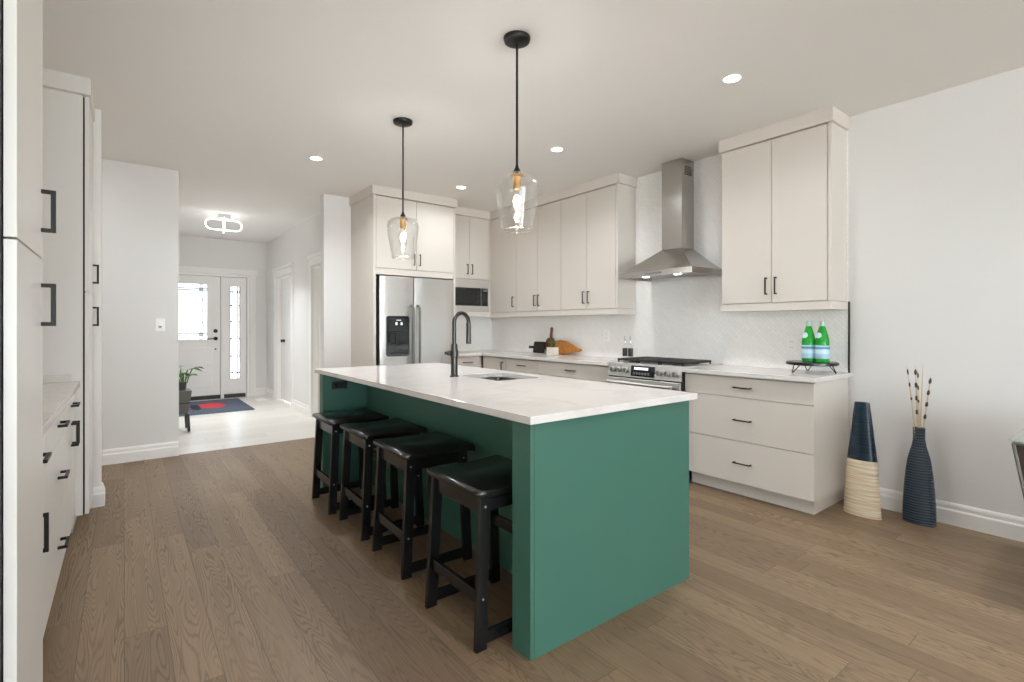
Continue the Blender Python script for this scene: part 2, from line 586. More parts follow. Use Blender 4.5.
def interior_door(name, label, d, knob):
    r = thing(name, label, 'door', (XR, (d[0] + d[1]) / 2, 0), kind='structure')
    a, b = d
    cs = MB()
    cs.box(XR - 0.02, XR + 0.005, a - 0.085, a, 0, 2.06).box(XR - 0.02, XR + 0.005, b, b + 0.085, 0, 2.06)
    cs.box(XR - 0.024, XR + 0.005, a - 0.09, b + 0.09, 2.06, 2.16).box(XR - 0.045, XR + 0.005, a - 0.115, b + 0.115, 2.16, 2.2)
    cs.box(XR + 0.005, XR + 0.11, a, a + 0.015, 0, 2.06).box(XR + 0.005, XR + 0.11, b - 0.015, b, 0, 2.06)
    cs.box(XR + 0.005, XR + 0.11, a + 0.015, b - 0.015, 2.045, 2.06)
    cs.build('door_casing', M['trim'], r, 0.003)
    lf = MB().box(XR + 0.075, XR + 0.11, a + 0.018, b - 0.018, 0.01, 2.04)
    for z0, z1 in ((0.2, 0.9), (1.02, 1.92)):
        lf.box(XR + 0.068, XR + 0.075, a + 0.13, b - 0.13, z0, z1)
    lf = lf.build('door_leaf', M['trim'], r, 0.003)
    ky = a + 0.75 * (b - a) if knob == 'far' else a + 0.1
    kb = MB()
    kb.cyl((XR + 0.075, ky, 1.0), (XR + 0.06, ky, 1.0), 0.03)
    kb.tube([(XR + 0.06, ky, 1.0), (XR + 0.045, ky, 1.0), (XR + 0.03, ky, 1.0), (XR + 0.018, ky, 1.0)], [0.012, 0.014, 0.03, 0.018], 16)
    kb.build('door_knob', M['blackm'], lf, smooth=True)


interior_door('door_2', 'white hall door with black knob nearest the entry', D1, 'far')
interior_door('door_3', 'white hall door nearest the kitchen', D2, 'near')

# entry wall: door with a leaded light, sidelight in a surround
EX0, EX1, SX0, SX1, DH = 0.40, 1.315, 1.37, 1.72, 2.09
struct('wall_entry', MB().box(0.30, EX0 - 0.06, YD, YD + 0.16, 0, CEIL).box(SX1 + 0.06, XR + 0.12, YD, YD + 0.16, 0, CEIL)
       .box(EX0 - 0.06, SX1 + 0.06, YD, YD + 0.16, DH + 0.06, CEIL), M['wall'], 'white wall above and beside the entry door', 'wall')
en = thing('door_1', 'white entry door with a leaded glass light and black hardware', 'door', (0.86, YD, 0), kind='structure')
c = MB()
c.box(EX0 - 0.06, EX0 - 0.005, YD, YD + 0.14, 0, DH + 0.06).box(EX1 + 0.006, SX0, YD, YD + 0.14, 0, DH).box(SX1 + 0.005, SX1 + 0.06, YD, YD + 0.14, 0, DH + 0.06)
c.box(EX0 - 0.005, SX1 + 0.005, YD, YD + 0.14, DH + 0.006, DH + 0.06)
c.box(EX0 - 0.14, EX0 - 0.05, YD - 0.02, YD + 0.002, 0, DH + 0.05).box(SX1 + 0.05, SX1 + 0.14, YD - 0.02, YD + 0.002, 0, DH + 0.05)
c.box(EX0 - 0.16, SX1 + 0.16, YD - 0.025, YD + 0.002, DH + 0.05, DH + 0.14)
c.box(EX0 - 0.02, EX0 + 0.012, YD + 0.0655, YD + 0.12, 0, DH).box(EX1 - 0.012, SX0 + 0.01, YD + 0.0655, YD + 0.12, 0, DH).box(SX1 - 0.01, SX1 + 0.02, YD + 0.0655, YD + 0.12, 0, DH)
c.box(EX0, SX1, YD + 0.0655, YD + 0.12, DH - 0.012, DH + 0.02)
c.build('door_frame', M['trim'], en, 0.003)
LX0, LX1, LZ0, LZ1 = 0.60, 1.118, 1.02, 1.95
lf = MB()
y0, y1 = YD + 0.02, YD + 0.065
lf.box(EX0, LX0, y0, y1, 0.063, DH).box(LX1, EX1, y0, y1, 0.063, DH).box(LX0, LX1, y0, y1, LZ1, DH).box(LX0, LX1, y0, y1, 0.063, LZ0)
for a, b, q0, q1 in ((LX0 - 0.04, LX0, LZ0 - 0.04, LZ1 + 0.04), (LX1, LX1 + 0.04, LZ0 - 0.04, LZ1 + 0.04), (LX0, LX1, LZ1, LZ1 + 0.04), (LX0, LX1, LZ0 - 0.04, LZ0)):
    lf.box(a, b, y0 - 0.012, y0, q0, q1)
for q0, q1 in ((0.2, 0.5), (0.58, 0.88)):
    lf.box(0.52, 1.2, y0 - 0.006, y0, q0, q1)
leaf = lf.build('door_leaf', M['trim'], en, 0.003)
gp = MB().box(LX0, LX1, y0 + 0.018, y0 + 0.026, LZ0, LZ1).build('glass_pane', M['leaded'], leaf)
cm = MB()
for x in (LX0 + 0.07, LX0 + 0.1, LX1 - 0.1, LX1 - 0.07):
    cm.box(x - 0.011, x + 0.011, y0 + 0.006, y0 + 0.018, LZ0, LZ1)
for z in (LZ0 + 0.07, LZ0 + 0.1, LZ1 - 0.1, LZ1 - 0.07):
    cm.box(LX0, LX1, y0 + 0.008, y0 + 0.017, z - 0.011, z + 0.011)
for z in (1.3, 1.5, 1.7):
    cm.box(LX0, LX0 + 0.07, y0 + 0.009, y0 + 0.016, z - 0.007, z + 0.007).box(LX1 - 0.07, LX1, y0 + 0.009, y0 + 0.016, z - 0.007, z + 0.007)
cm.build('lead_came', M['grey'], leaf)
hd = MB()
hd.cyl((1.245, y0, 1.16), (1.245, y0 - 0.02, 1.16), 0.032)
hd.build('deadbolt', M['blackm'], leaf, 0.003)
hd = MB()
hd.cyl((1.245, y0, 1.03), (1.245, y0 - 0.018, 1.03), 0.032)
hd.tube([(1.245, y0 - 0.01, 1.03), (1.245, y0 - 0.05, 1.03), (1.225, y0 - 0.056, 1.03), (1.12, y0 - 0.056, 1.025)], 0.009)
hd.build('lever_handle', M['blackm'], leaf, smooth=True)
MB().cyl((1.245, y0, 0.85), (1.245, y0 - 0.012, 0.85), 0.013).build('peg', M['blackm'], leaf)
MB().box(EX0, EX1, YD - 0.012, YD + 0.10, 0.0, 0.062).build('threshold', M['dark'], en, 0.004)

sl = thing('window_1', 'tall narrow leaded sidelight beside the entry door', 'window', (1.545, YD, 0), kind='structure')
GX0, GX1, GZ0, GZ1 = 1.462, 1.618, 0.33, 1.93
pn = MB()
pn.box(SX0, GX0, y0, y1, 0.063, DH).box(GX1, SX1, y0, y1, 0.063, DH).box(GX0, GX1, y0, y1, GZ1, DH).box(GX0, GX1, y0, y1, 0.063, GZ0)
pn.build('window_frame', M['trim'], sl, 0.003)
MB().box(GX0, GX1, y0 + 0.018, y0 + 0.026, GZ0, GZ1).build('glass_pane', M['leaded'], sl)
cm = MB()
for x in (GX0 + 0.035, GX1 - 0.035):
    cm.box(x - 0.009, x + 0.009, y0 + 0.006, y0 + 0.018, GZ0, GZ1)
for x in (GX0 + 0.006, GX1 - 0.006):
    cm.box(x - 0.006, x + 0.006, y0 + 0.006, y0 + 0.018, GZ0, GZ1)
for z in (GZ0 + 0.1, GZ1 - 0.09):
    cm.box(GX0, GX1, y0 + 0.008, y0 + 0.017, z - 0.010, z + 0.010)
for z in (0.72, 1.02, 1.32, 1.6):
    cm.box(GX0, GX0 + 0.035, y0 + 0.008, y0 + 0.017, z - 0.013, z + 0.013).box(GX1 - 0.035, GX1, y0 + 0.008, y0 + 0.017, z - 0.007, z + 0.007)
cm.build('lead_came', M['blackm'], sl)
MB().box(SX0, 1.70, YD - 0.012, YD + 0.10, 0.0, 0.062).build('threshold', M['dark'], sl, 0.004)


# baseboards: stepped profile (distance from wall, height)
BP = [(0, 0), (0.02, 0), (0.02, 0.085), (0.017, 0.092), (0.012, 0.097), (0.012, 0.118), (0.008, 0.13), (0.004, 0.136), (0, 0.136)]


def baseboard(name, label, face, c, a, b):
    mb = MB()
    if face == '-x':
        mb.prism([(c - d, z) for d, z in BP], 'y', a, b)
    elif face == '+x':
        mb.prism([(c + d, z) for d, z in BP], 'y', a, b)
    elif face == '-y':
        mb.prism([(c - d, z) for d, z in BP], 'x', a, b)
    struct(name, mb, M['trim'], label, 'baseboard')


baseboard('baseboard_right', 'tall white stepped baseboard behind the two vases', '-x', W, YR, 1.39)
baseboard('baseboard_back', 'white baseboard under the light switch wall', '-y', YB, -1.6, 0.42)
baseboard('baseboard_nib', 'white baseboard on the short wall end', '-y', YB, 1.79, XR + 0.04)
baseboard('baseboard_hall', 'white baseboard between the two hall doors', '-x', XR, D2[1] + 0.09, D1[0] - 0.09)
baseboard('baseboard_hall_far', 'white baseboard between hall door and entry wall', '-x', XR, D1[1] + 0.09, YD - 0.02)
baseboard('baseboard_entry', 'white baseboard right of the entry sidelight', '-y', YD, SX1 + 0.14, XR)
st = MB().prism([(4.50 - d, z) for d, z in BP], 'x', -0.5, -0.105).prism([(-0.125 + d, z) for d, z in BP], 'y', 4.4999, 4.62)
struct('baseboard_stub', st, M['trim'], 'white baseboard wrapping the narrow wall end', 'baseboard')

# tiled splashback and the black edge strip at its open end
struct('wall_tile', MB().box(W - 0.01, W, 1.392, YB, 0.90, CEIL).box(3.13, W - 0.01, YB - 0.01, YB, 0.90, 1.45), M['splash'],
       'glossy white small-format tile splashback up to the ceiling behind the range hood', 'tile')
struct('trim_1', MB().box(W - 0.013, W, 1.382, 1.391, 0.90, 1.42), M['gun'], 'thin black metal strip ending the tile', 'trim')

# ------------------------------------------------------------------ cabinets
def mapper(orient, Fp):
    def bx(mb, u0, u1, w0, w1, z0, z1):
        if orient == 'mx':
            return mb.box(Fp - w0, Fp - w1, u0, u1, z0, z1)
        if orient == 'px':
            return mb.box(Fp + w0, Fp + w1, u0, u1, z0, z1)
        return mb.box(u0, u1, Fp - w0, Fp - w1, z0, z1)
    return bx


def pull(bx, parent, u, z, vertical, L=0.128, proud=0.034, t=0.0088):
    mb = MB()
    t = 0.012 if L == 0.13 else t
    h = L / 2
    if vertical:
        bx(mb, u - t / 2, u + t / 2, proud - t, proud, z - h, z + h)
        for q in (-h, h - t):
            bx(mb, u - t / 2, u + t / 2, 0, proud - t, z + q, z + q + t)
    else:
        bx(mb, u - h, u + h, proud - t, proud, z - t / 2, z + t / 2)
        for q in (-h, h - t):
            bx(mb, u + q, u + q + t, 0, proud - t, z - t / 2, z + t / 2)
    return mb.build('handle', M['blackm'], parent, 0.0012)


def cabinet(name, label, cat, orient, Fp, u0, u1, z0, z1, depth, fronts, mat, extra=(), carc=None, hl=0.128, group=None, gap=0.0025, gapmat=None, th=0.02):
    """fronts: (kind, u0, u1, z0, z1, handle) with handle None or (u, z, vertical); front face of the doors lies in plane Fp"""
    bx = mapper(orient, Fp)
    um = (u0 + u1) / 2
    loc = {'mx': (Fp + depth / 2, um, 0), 'px': (Fp - depth / 2, um, 0), 'my': (um, Fp + depth / 2, 0)}[orient]
    r = thing(name, label, cat, loc, group)
    mb = MB()
    c0, c1 = carc or (u0, u1)
    bx(mb, c0, c1, -depth, -th - 0.002, z0, z1)
    mb.build('carcass', gapmat or mat, r)  # gapmat paints the carcass dark, as shade in the door gaps
    for kind, a, b, q0, q1, hd in fronts:
        mb = MB()
        bx(mb, a + gap, b - gap, -th, 0, q0 + gap, q1 - gap)
        f = mb.build(kind, mat, r, 0.0012)
        if hd:
            pull(bx, f, *hd, L=hl)
    for part, a, b, w0, w1, q0, q1 in extra:
        mb = MB()
        bx(mb, a, b, w0, w1, q0, q1)
        mb.build(part, mat, r, 0.0015)
    return r


UF, UZ0, UZ1, CR = 3.84, 1.42, 2.642, 0.1
UD = W - 0.012 - UF
cab = M['cab']
cabinet('wall_cabinet', 'tall two-door greige wall cabinet above the green bottles', 'cabinet', 'mx', UF, 1.405, 2.2, UZ0, UZ1, UD,
        [('door', 1.424, 1.803, UZ0, UZ1, (1.803 - 0.035, 1.545, True)), ('door', 1.803, 2.2, UZ0, UZ1, (1.803 + 0.035, 1.545, True))], cab,
        [('crown', 1.383, 2.215, -UD, 0.023, UZ1 + 0.004, CEIL), ('valance', 1.395, 2.205, -UD, 0.008, 1.36, UZ0 - 0.003),
         ('side_panel', 1.400, 1.4215, -UD, -0.0005, UZ0, UZ1 + 0.003)], carc=(1.422, 2.2))
ups = (('wall_cabinet', 'two-door greige wall cabinet right beside the range hood', 3.283, 4.096, 2),
       ('wall_cabinet', 'two-door greige wall cabinet, second one left from the range hood', 4.098, 4.903, 2),
       ('wall_cabinet', 'single-door greige corner wall cabinet beside the microwave', 4.905, 5.47, 1))
for nm, lb, a, b, n in ups:
    end = a < 3.4
    a2 = a + (0.029 if end else 0)
    m = 3.704 if end else (a + b) / 2
    fr = [('door', a + (0.03 if end else 0), m, UZ0, UZ1, (m - 0.035, 1.545, True)), ('door', m, b, UZ0, UZ1, (m + 0.035, 1.545, True))] if n == 2 else \
        [('door', a, b, UZ0, UZ1, (a + 0.045, 1.545, True))]
    ex = [('crown', a - (0.022 if end else 0), b, -UD, 0.023, UZ1 + 0.004, CEIL),
          ('valance', a - (0.006 if end else 0), b, -UD, 0.006, 1.36, UZ0 - 0.003)]
    if end:
        ex.append(('side_panel', a, a + 0.0285, -UD, -0.0005, UZ0, UZ1 + 0.003))
    cabinet(nm, lb, 'cabinet', 'mx', UF, a, b, UZ0, UZ1, UD, fr, cab, ex, carc=(a2, b))

# microwave cabinet on the back wall, open niche under two doors
MF = 5.45
MD = YB - 0.012 - MF
r = thing('microwave_cabinet', 'greige wall cabinet with two small doors over a microwave niche', 'cabinet', (3.48, MF + 0.18, 0))
mb = MB()
mb.box(3.13, 3.835, MF + 0.022, YB - 0.012, 1.845, UZ1).box(3.13, 3.186, MF, YB - 0.012, 1.43, 1.845).box(3.804, 3.835, MF, YB - 0.012, 1.43, 1.845)
mb.box(3.186, 3.804, YB - 0.03, YB - 0.012, 1.44, 1.845)
mb.build('carcass', cab, r)
bx = mapper('my', MF)
for a, b, hu in ((3.17, 3.505, 3.47), (3.505, 3.815, 3.54)):
    mb = MB()
    bx(mb, a + 0.0017, b - 0.0017, -0.02, 0, 1.847, UZ1)
    pull(bx, mb.build('door', cab, r, 0.0012), hu, 1.97, True)
mb = MB()
bx(mb, 3.13, 3.835, -MD, 0.022, UZ1 + 0.004, CEIL)
mb.build('crown', cab, r, 0.0015)
mb = MB()
bx(mb, 3.13, 3.835, -MD, 0.004, 1.365, 1.43)
mb.build('shelf', cab, r, 0.0015)
mb = MB()
bx(mb, 3.817, 3.835, -0.02, 0, 1.845, UZ1)
mb.build('filler', cab, r)

mw = thing('microwave', 'built-in stainless microwave with black window in the corner niche', 'microwave', (3.495, MF + 0.1, 1.43))
MB().box(3.19, 3.8, MF + 0.0, MF + 0.32, 1.431, 1.842).build('body', M['steelh'], mw, 0.003)
MB().box(3.21, 3.672, MF - 0.022, MF - 0.001, 1.505, 1.735).build('door', M['blackg'], mw, 0.004)
MB().box(3.24, 3.61, MF - 0.024, MF - 0.0215, 1.545, 1.70).build('window', M['blackp'], mw)
cp = MB().box(3.69, 3.782, MF - 0.02, MF - 0.001, 1.505, 1.735).build('control_panel', M['blackg'], mw, 0.003)
MB().box(3.705, 3.768, MF - 0.0215, MF - 0.0195, 1.69, 1.72).build('display', M['grey'], cp)
mb = MB()
for i in range(3):
    for j in range(5):
        mb.box(3.703 + i * 0.024, 3.72 + i * 0.024, MF - 0.0215, MF - 0.0195, 1.53 + j * 0.029, 1.546 + j * 0.029)
mb.build('keypad', M['blackp'], cp)

# refrigerator surround and refrigerator
FF = 5.14
FD = YB - 0.002 - FF
cabinet('refrigerator_cabinet', 'tall greige surround with two doors above the refrigerator', 'cabinet', 'my', FF, 2.10, 3.112, 1.868, UZ1, FD,
        [('door', 2.13, 2.605, 1.868, UZ1, (2.57, 1.985, True)), ('door', 2.605, 3.085, 1.868, UZ1, (2.64, 1.985, True))], cab,
        [('crown', 2.08, 3.125, -FD, 0.022, UZ1 + 0.004, CEIL), ('side_panel', 2.10, 2.13, -FD, 0, 0, UZ1 + 0.003),
         ('side_panel', 3.086, 3.112, -FD, 0, 0, UZ1 + 0.003), ('bottom_panel', 2.131, 3.085, -FD, -0.004, 1.80, 1.8665)], carc=(2.131, 3.085))
fg = thing('refrigerator', 'stainless side-by-side refrigerator with black water dispenser', 'refrigerator', (2.61, 5.4, 0))
FY = 5.12
MB().box(2.165, 3.06, FY + 0.065, 5.78, 0.0, 1.76).build('body', M['blackp'], fg, 0.004)


def curved_door(x0, x1, name):
    n, prof = 10, []
    for i in range(n + 1):
        k = i / n
        prof.append((x0 + (x1 - x0) * k, FY + 0.012 * (2 * k - 1) ** 4))
    prof += [(x1, FY + 0.06), (x0, FY + 0.06)]
    return MB().prism(prof, 'z', 0.06, 1.785).build(name, M['steel'], fg, 0.004, smooth=True)


d1 = curved_door(2.165, 2.562, 'freezer_door')
d2 = curved_door(2.57, 3.078, 'fresh_food_door')
MB().box(2.167, 3.06, FY + 0.02, FY + 0.06, 0.0, 0.055).build('kick_grille', M['blackp'], fg, 0.003)
ds = MB().prism(rrect(2.233, 2.504, 0.915, 1.355, 0.03), 'y', FY - 0.012, FY + 0.01).build('water_dispenser', M['blackg'], d1, 0.004)
MB().prism(rrect(2.255, 2.482, 1.19, 1.33, 0.01), 'y', FY - 0.016, FY - 0.011).build('control_panel', M['blackp'], ds)
mb = MB()
for x in (2.335, 2.395):
    mb.box(x, x + 0.022, FY - 0.0175, FY - 0.0155, 1.255, 1.285)
mb.box(2.345, 2.40, FY - 0.0175, FY - 0.0155, 1.305, 1.312)
mb.build('lit_icon', M['screen'], ds)
mb = MB().box(2.275, 2.33, FY - 0.02, FY - 0.011, 1.06, 1.17)
mb.box(2.345, 2.39, FY - 0.024, FY - 0.011, 1.03, 1.17)
mb.build('dispenser_spout', M['blackp'], ds, 0.004)
mb = MB().box(2.27, 2.47, FY - 0.03, FY - 0.011, 0.94, 0.955)
mb.build('drip_tray', M['blackp'], ds, 0.003)
for x, s_ in ((2.53, d1), (2.607, d2)):
    pts = [(x, FY + 0.002, 1.47), (x, FY - 0.03, 1.465), (x, FY - 0.052, 1.44), (x, FY - 0.058, 1.40)]
    pts += [(x, FY - 0.058, z) for z in (1.2, 1.0, 0.8, 0.62)]
    pts += [(x, FY - 0.052, 0.58), (x, FY - 0.03, 0.555), (x, FY + 0.002, 0.55)]
    MB().tube(pts, 0.0135, 14).build('handle', M['pewter'], s_, smooth=True)

# base units
BF, CT0, CT1 = 3.53, 0.882, 0.912
BZ0, BZ1 = 0.10, 0.878
BD = W - 0.012 - BF
cabinet('drawer_unit', 'greige three-drawer base unit right of the range', 'cabinet', 'mx', BF, 1.395, 2.335, BZ0, BZ1, BD,
        [('drawer', 1.386, 2.335, 0.726, 0.872, (1.86, 0.80, False)), ('drawer', 1.386, 2.335, 0.41, 0.726, (1.86, 0.565, False)),
         ('drawer', 1.386, 2.335, 0.105, 0.41, (1.86, 0.255, False))], cab,
        [('side_panel', 1.388, 1.411, -BD, -0.021, BZ0, BZ1), ('toe_kick', 1.416, 2.322, -BD, -0.075, 0.0, BZ0 - 0.001)], carc=(1.412, 2.335))
cabinet('drawer_unit', 'greige base drawer unit left of the range under the oil bottles', 'cabinet', 'mx', BF, 3.105, 4.128, BZ0, BZ1, BD,
        [('drawer', 3.105, 4.128, 0.726, 0.872, (3.62, 0.803, False)), ('drawer', 3.105, 4.128, 0.41, 0.726, (3.62, 0.565, False)),
         ('drawer', 3.105, 4.128, 0.105, 0.41, (3.62, 0.255, False))], cab, [('toe_kick', 3.105, 4.128, -BD, -0.075, 0, BZ0 - 0.001)])
cabinet('drawer_unit', 'greige base drawer unit under the cutting boards', 'cabinet', 'mx', BF, 4.13, 4.70, BZ0, BZ1, BD,
        [('drawer', 4.13, 4.70, 0.726, 0.872, (4.40, 0.803, False)), ('drawer', 4.13, 4.70, 0.41, 0.726, (4.40, 0.565, False)),
         ('drawer', 4.13, 4.70, 0.105, 0.41, (4.40, 0.255, False))], cab, [('toe_kick', 4.13, 4.70, -BD, -0.075, 0, BZ0 - 0.001)])
cabinet('corner_base_unit', 'greige corner base cabinet with one upright handle', 'cabinet', 'mx', BF, 4.702, 5.20, BZ0, BZ1, BD,
        [('door', 4.702, 5.13, 0.105, 0.872, (4.757, 0.76, True))], cab, [('toe_kick', 4.702, 5.2, -BD, -0.075, 0, BZ0 - 0.001),
                                                                      ('filler', 5.132, 5.178, -0.02, -0.004, BZ0, 0.872)])
cabinet('drawer_unit', 'narrow greige base drawer unit under the microwave', 'cabinet', 'my', 5.18, 3.115, 3.525, BZ0, BZ1, 0.6,
        [('drawer', 3.115, 3.50, 0.726, 0.872, (3.305, 0.803, False)), ('door', 3.115, 3.50, 0.105, 0.726, (3.46, 0.62, True))], cab,
        [('toe_kick', 3.115, 3.5, -0.6, -0.075, 0, BZ0 - 0.001)])

tag(MB().box(3.49, W - 0.0105, 1.362, 2.3355, CT0, CT1).build('countertop', M['quartz'], None, 0.002),
    'short white quartz worktop under the round board stand', 'countertop')
mb = MB().prism([(3.49, 3.10), (W - 0.0105, 3.10), (W - 0.0105, YB - 0.0105), (3.115, YB - 0.0105), (3.115, 5.14), (3.49, 5.14)], 'z', CT0, CT1)
tag(mb.build('countertop', M['quartz'], None, 0.002), 'L-shaped white quartz worktop in the far kitchen corner', 'countertop')

# ------------------------------------------------------------------ range
RY0, RY1, RX = 2.337, 3.093, 3.462
rg = thing('gas_range', 'stainless gas range with black grates and six knobs', 'range', (3.78, 2.715, 0))
MB().box(RX + 0.03, 4.10, RY0, RY1, 0.02, 0.905).build('body', M['blackp'], rg, 0.003)
MB().prism([(RX + 0.012, 0.802), (RX + 0.045, 0.802), (RX + 0.045, 0.925), (RX + 0.03, 0.925)], 'y', RY0, RY1).build('control_panel', M['steelh'], rg, 0.003)
MB().box(RX + 0.045, 4.10, RY0, RY1, 0.905, 0.922).build('cooktop', M['steelh'], rg, 0.003)
od = MB().box(RX + 0.004, RX + 0.03, RY0 + 0.004, RY1 - 0.004, 0.215, 0.792).build('oven_door', M['steelh'], rg, 0.004)
MB().box(RX + 0.001, RX + 0.006, RY0 + 0.1, RY1 - 0.1, 0.32, 0.66).build('oven_window', M['blackg'], od)
mb = MB().cyl((RX - 0.045, RY0 + 0.05, 0.755), (RX - 0.045, RY1 - 0.05, 0.755), 0.014)
for y in (RY0 + 0.08, RY1 - 0.08):
    mb.cyl((RX + 0.006, y, 0.755), (RX - 0.045, y, 0.755), 0.009)
mb.build('oven_handle', M['steelh'], od, smooth=True)
dr = MB().box(RX + 0.004, RX + 0.03, RY0 + 0.004, RY1 - 0.004, 0.03, 0.205).build('warming_drawer', M['steelh'], rg, 0.004)
for y in (3.03, 2.955, 2.88, 2.535, 2.46, 2.385):
    k = MB()
    k.cyl((RX + 0.02, y, 0.862), (RX - 0.006, y, 0.859), 0.024, 0.022, 24)
    kn = k.build('knob', M['screw'], rg, 0.002, smooth=True)
    MB().box(RX - 0.018, RX - 0.005, y - 0.005, y + 0.005, 0.84, 0.878).build('grip', M['pewter'], kn, 0.002)
dp = MB().prism([(RX + 0.006, 0.815), (RX + 0.025, 0.815), (RX + 0.033, 0.905), (RX + 0.014, 0.905)], 'y', 2.585, 2.825).build('display_panel', M['blackg'], rg, 0.002)
MB().prism([(RX + 0.0097, 0.872), (RX + 0.0137, 0.872), (RX + 0.0157, 0.893), (RX + 0.0117, 0.893)], 'y', 2.645, 2.79).build('lit_display', M['screen'], dp)
mb = MB()
for i in range(6):
    mb.box(RX + 0.004, RX + 0.01, 2.63 + i * 0.03, 2.648 + i * 0.03, 0.83, 0.85)
mb.build('key', M['grey'], dp)
for k in range(3):
    a = RY0 + 0.025 + k * 0.226
    b = a + 0.219
    mb = MB()
    for x0, x1, y0_, y1_ in ((3.54, 3.555, a, b), (3.945, 3.96, a, b), (3.54, 3.96, a, a + 0.014), (3.54, 3.96, b - 0.014, b)):
        mb.box(x0, x1, y0_, y1_, 0.936, 0.955)
    for x in (3.61, 3.68, 3.75, 3.82, 3.89):
        mb.box(x, x + 0.012, a + 0.014, b - 0.014, 0.938, 0.955)
    mb.box(3.555, 3.945, (a + b) / 2 - 0.006, (a + b) / 2 + 0.006, 0.938, 0.955)
    for x in (3.543, 3.947):
        for y in (a + 0.002, b - 0.014):
            mb.box(x, x + 0.012, y, y + 0.012, 0.922, 0.936)
    mb.build('grate', M['iron'], rg, 0.003)
for x, y in ((3.65, 2.47), (3.86, 2.47), (3.75, 2.70), (3.65, 2.92), (3.86, 2.92)):
    MB().lathe(x, y, [(0.05, 0.922), (0.05, 0.926), (0.036, 0.928), (0.034, 0.936), (0.01, 0.937)], 24).build('burner', M['iron'], rg, smooth=True)

# ------------------------------------------------------------------ range hood
HY0, HY1, HX, HZ = 2.335, 3.095, 3.63, 1.68
CY0, CY1, CX = 2.622, 2.832, 3.92
hood = thing('range_hood', 'stainless chimney range hood over the gas range', 'range hood', (3.9, 2.715, HZ))
rings = []
for k in range(9):
    q = k / 8
    e = q
    z = HZ + 0.05 + 0.212 * (q ** 1.12)
    rings.append([(HX + (CX - HX) * e, HY0 + (CY0 - HY0) * e, z), (HX + (CX - HX) * e, HY1 + (CY1 - HY1) * e, z),
                  (W - 0.012, HY1 + (CY1 - HY1) * e, z), (W - 0.012, HY0 + (CY0 - HY0) * e, z)])
MB().rings(rings).build('canopy', M['steelhood'], hood, smooth=True, flat_angle=30)
mb = MB().box(HX, HX + 0.012, HY0, HY1, HZ, HZ + 0.049).box(HX + 0.012, W - 0.012, HY0, HY0 + 0.012, HZ, HZ + 0.049)
mb.box(HX + 0.012, W - 0.012, HY1 - 0.012, HY1, HZ, HZ + 0.049).box(HX + 0.012, W - 0.012, HY0 + 0.012, HY1 - 0.012, HZ + 0.02, HZ + 0.049)
band = mb.build('lower_band', M['steelhood'], hood)
MB().box(HX - 0.004, HX, 2.63, 2.80, HZ + 0.015, HZ + 0.032).build('switch_strip', M['grey'], band, 0.001)
for y in (2.55, 2.88):
    MB().lathe(HX + 0.12, y, [(0.028, HZ + 0.006), (0.028, HZ + 0.02)], 24).build('hood_lamp', M['lens'], band)
ch = MB().box(CX, W - 0.012, CY0, CY1, HZ + 0.257, CEIL - 0.002).build('chimney', M['steelhood'], hood, 0.002)
mb = MB()
for i in range(6):
    mb.box(CX + 0.04, W - 0.05, CY0 - 0.0015, CY0 + 0.001, 2.60 + i * 0.014, 2.607 + i * 0.014)
mb.build('vent_slot', M['dark'], ch)

# ------------------------------------------------------------------ island
IX0, IX1, IY0, IY1, IZ0, IZ1, KW = 1.195, 2.214, 1.44, 4.02, 0.884, 0.914, 1.545
isl = thing('kitchen_island', 'teal green kitchen island body with panelled end', 'kitchen island', (1.75, 2.73, 0))
MB().box(IX0 + 0.0195, IX1, IY0, IY0 + 0.02, 0, IZ0).build('end_panel', M['green'], isl, 0.001)
MB().box(IX0, IX0 + 0.0175, IY0, IY0 + 0.11, 0, IZ0).box(IX0 + 0.0176, KW, IY0 + 0.021, IY0 + 0.11, 0, IZ0).build('post', M['green'], isl, 0.001)
MB().box(IX0, KW, IY1 - 0.115, IY1 - 0.041, 0, IZ0).build('post', M['green'], isl, 0.001)
o = MB().box(IX0, IX1, IY1 - 0.04, IY1, 0, IZ0).build('end_panel', M['trim'], isl, 0.001)  # painted white to stand in for a bright edge highlight
o['label'] = 'far end panel, white standing in for an edge highlight'
MB().box(KW, KW + 0.02, IY0 + 0.021, IY1 - 0.041, 0, IZ0).build('knee_panel', M['green'], isl)
MB().box(KW + 0.021, IX1 - 0.03, IY0 + 0.021, 2.42, 0.1, IZ0).box(KW + 0.021, IX1 - 0.03, 2.94, IY1 - 0.041, 0.1, IZ0) \
    .box(KW + 0.021, IX1 - 0.03, 2.42, 2.94, 0.1, 0.64).build('carcass', M['green'], isl)
MB().box(KW + 0.03, IX1 - 0.1, IY0 + 0.03, IY1 - 0.045, 0, 0.099).build('toe_kick', M['dark'], isl)
bx = mapper('px', IX1)
for a, b in ((1.475, 2.1), (2.1, 2.42), (2.42, 2.95), (2.95, 3.45), (3.45, 3.97)):
    mb = MB()
    bx(mb, a + 0.002, b - 0.002, -0.022, -0.002, 0.105, 0.875)
    d = mb.build('door', M['green'], isl, 0.001)
    pull(mapper('px', IX1 - 0.002), d, b - 0.05, 0.78, True)
pl = MB().box(1.262, 1.382, IY1 - 0.121, IY1 - 0.115, 0.757, 0.817).build('power_outlet', M['blackp'], isl, 0.003)
mb = MB()
for x in (1.285, 1.335):
    mb.box(x, x + 0.026, IY1 - 0.1225, IY1 - 0.1205, 0.77, 0.804)
mb.build('socket', M['blackg'], pl, 0.001)

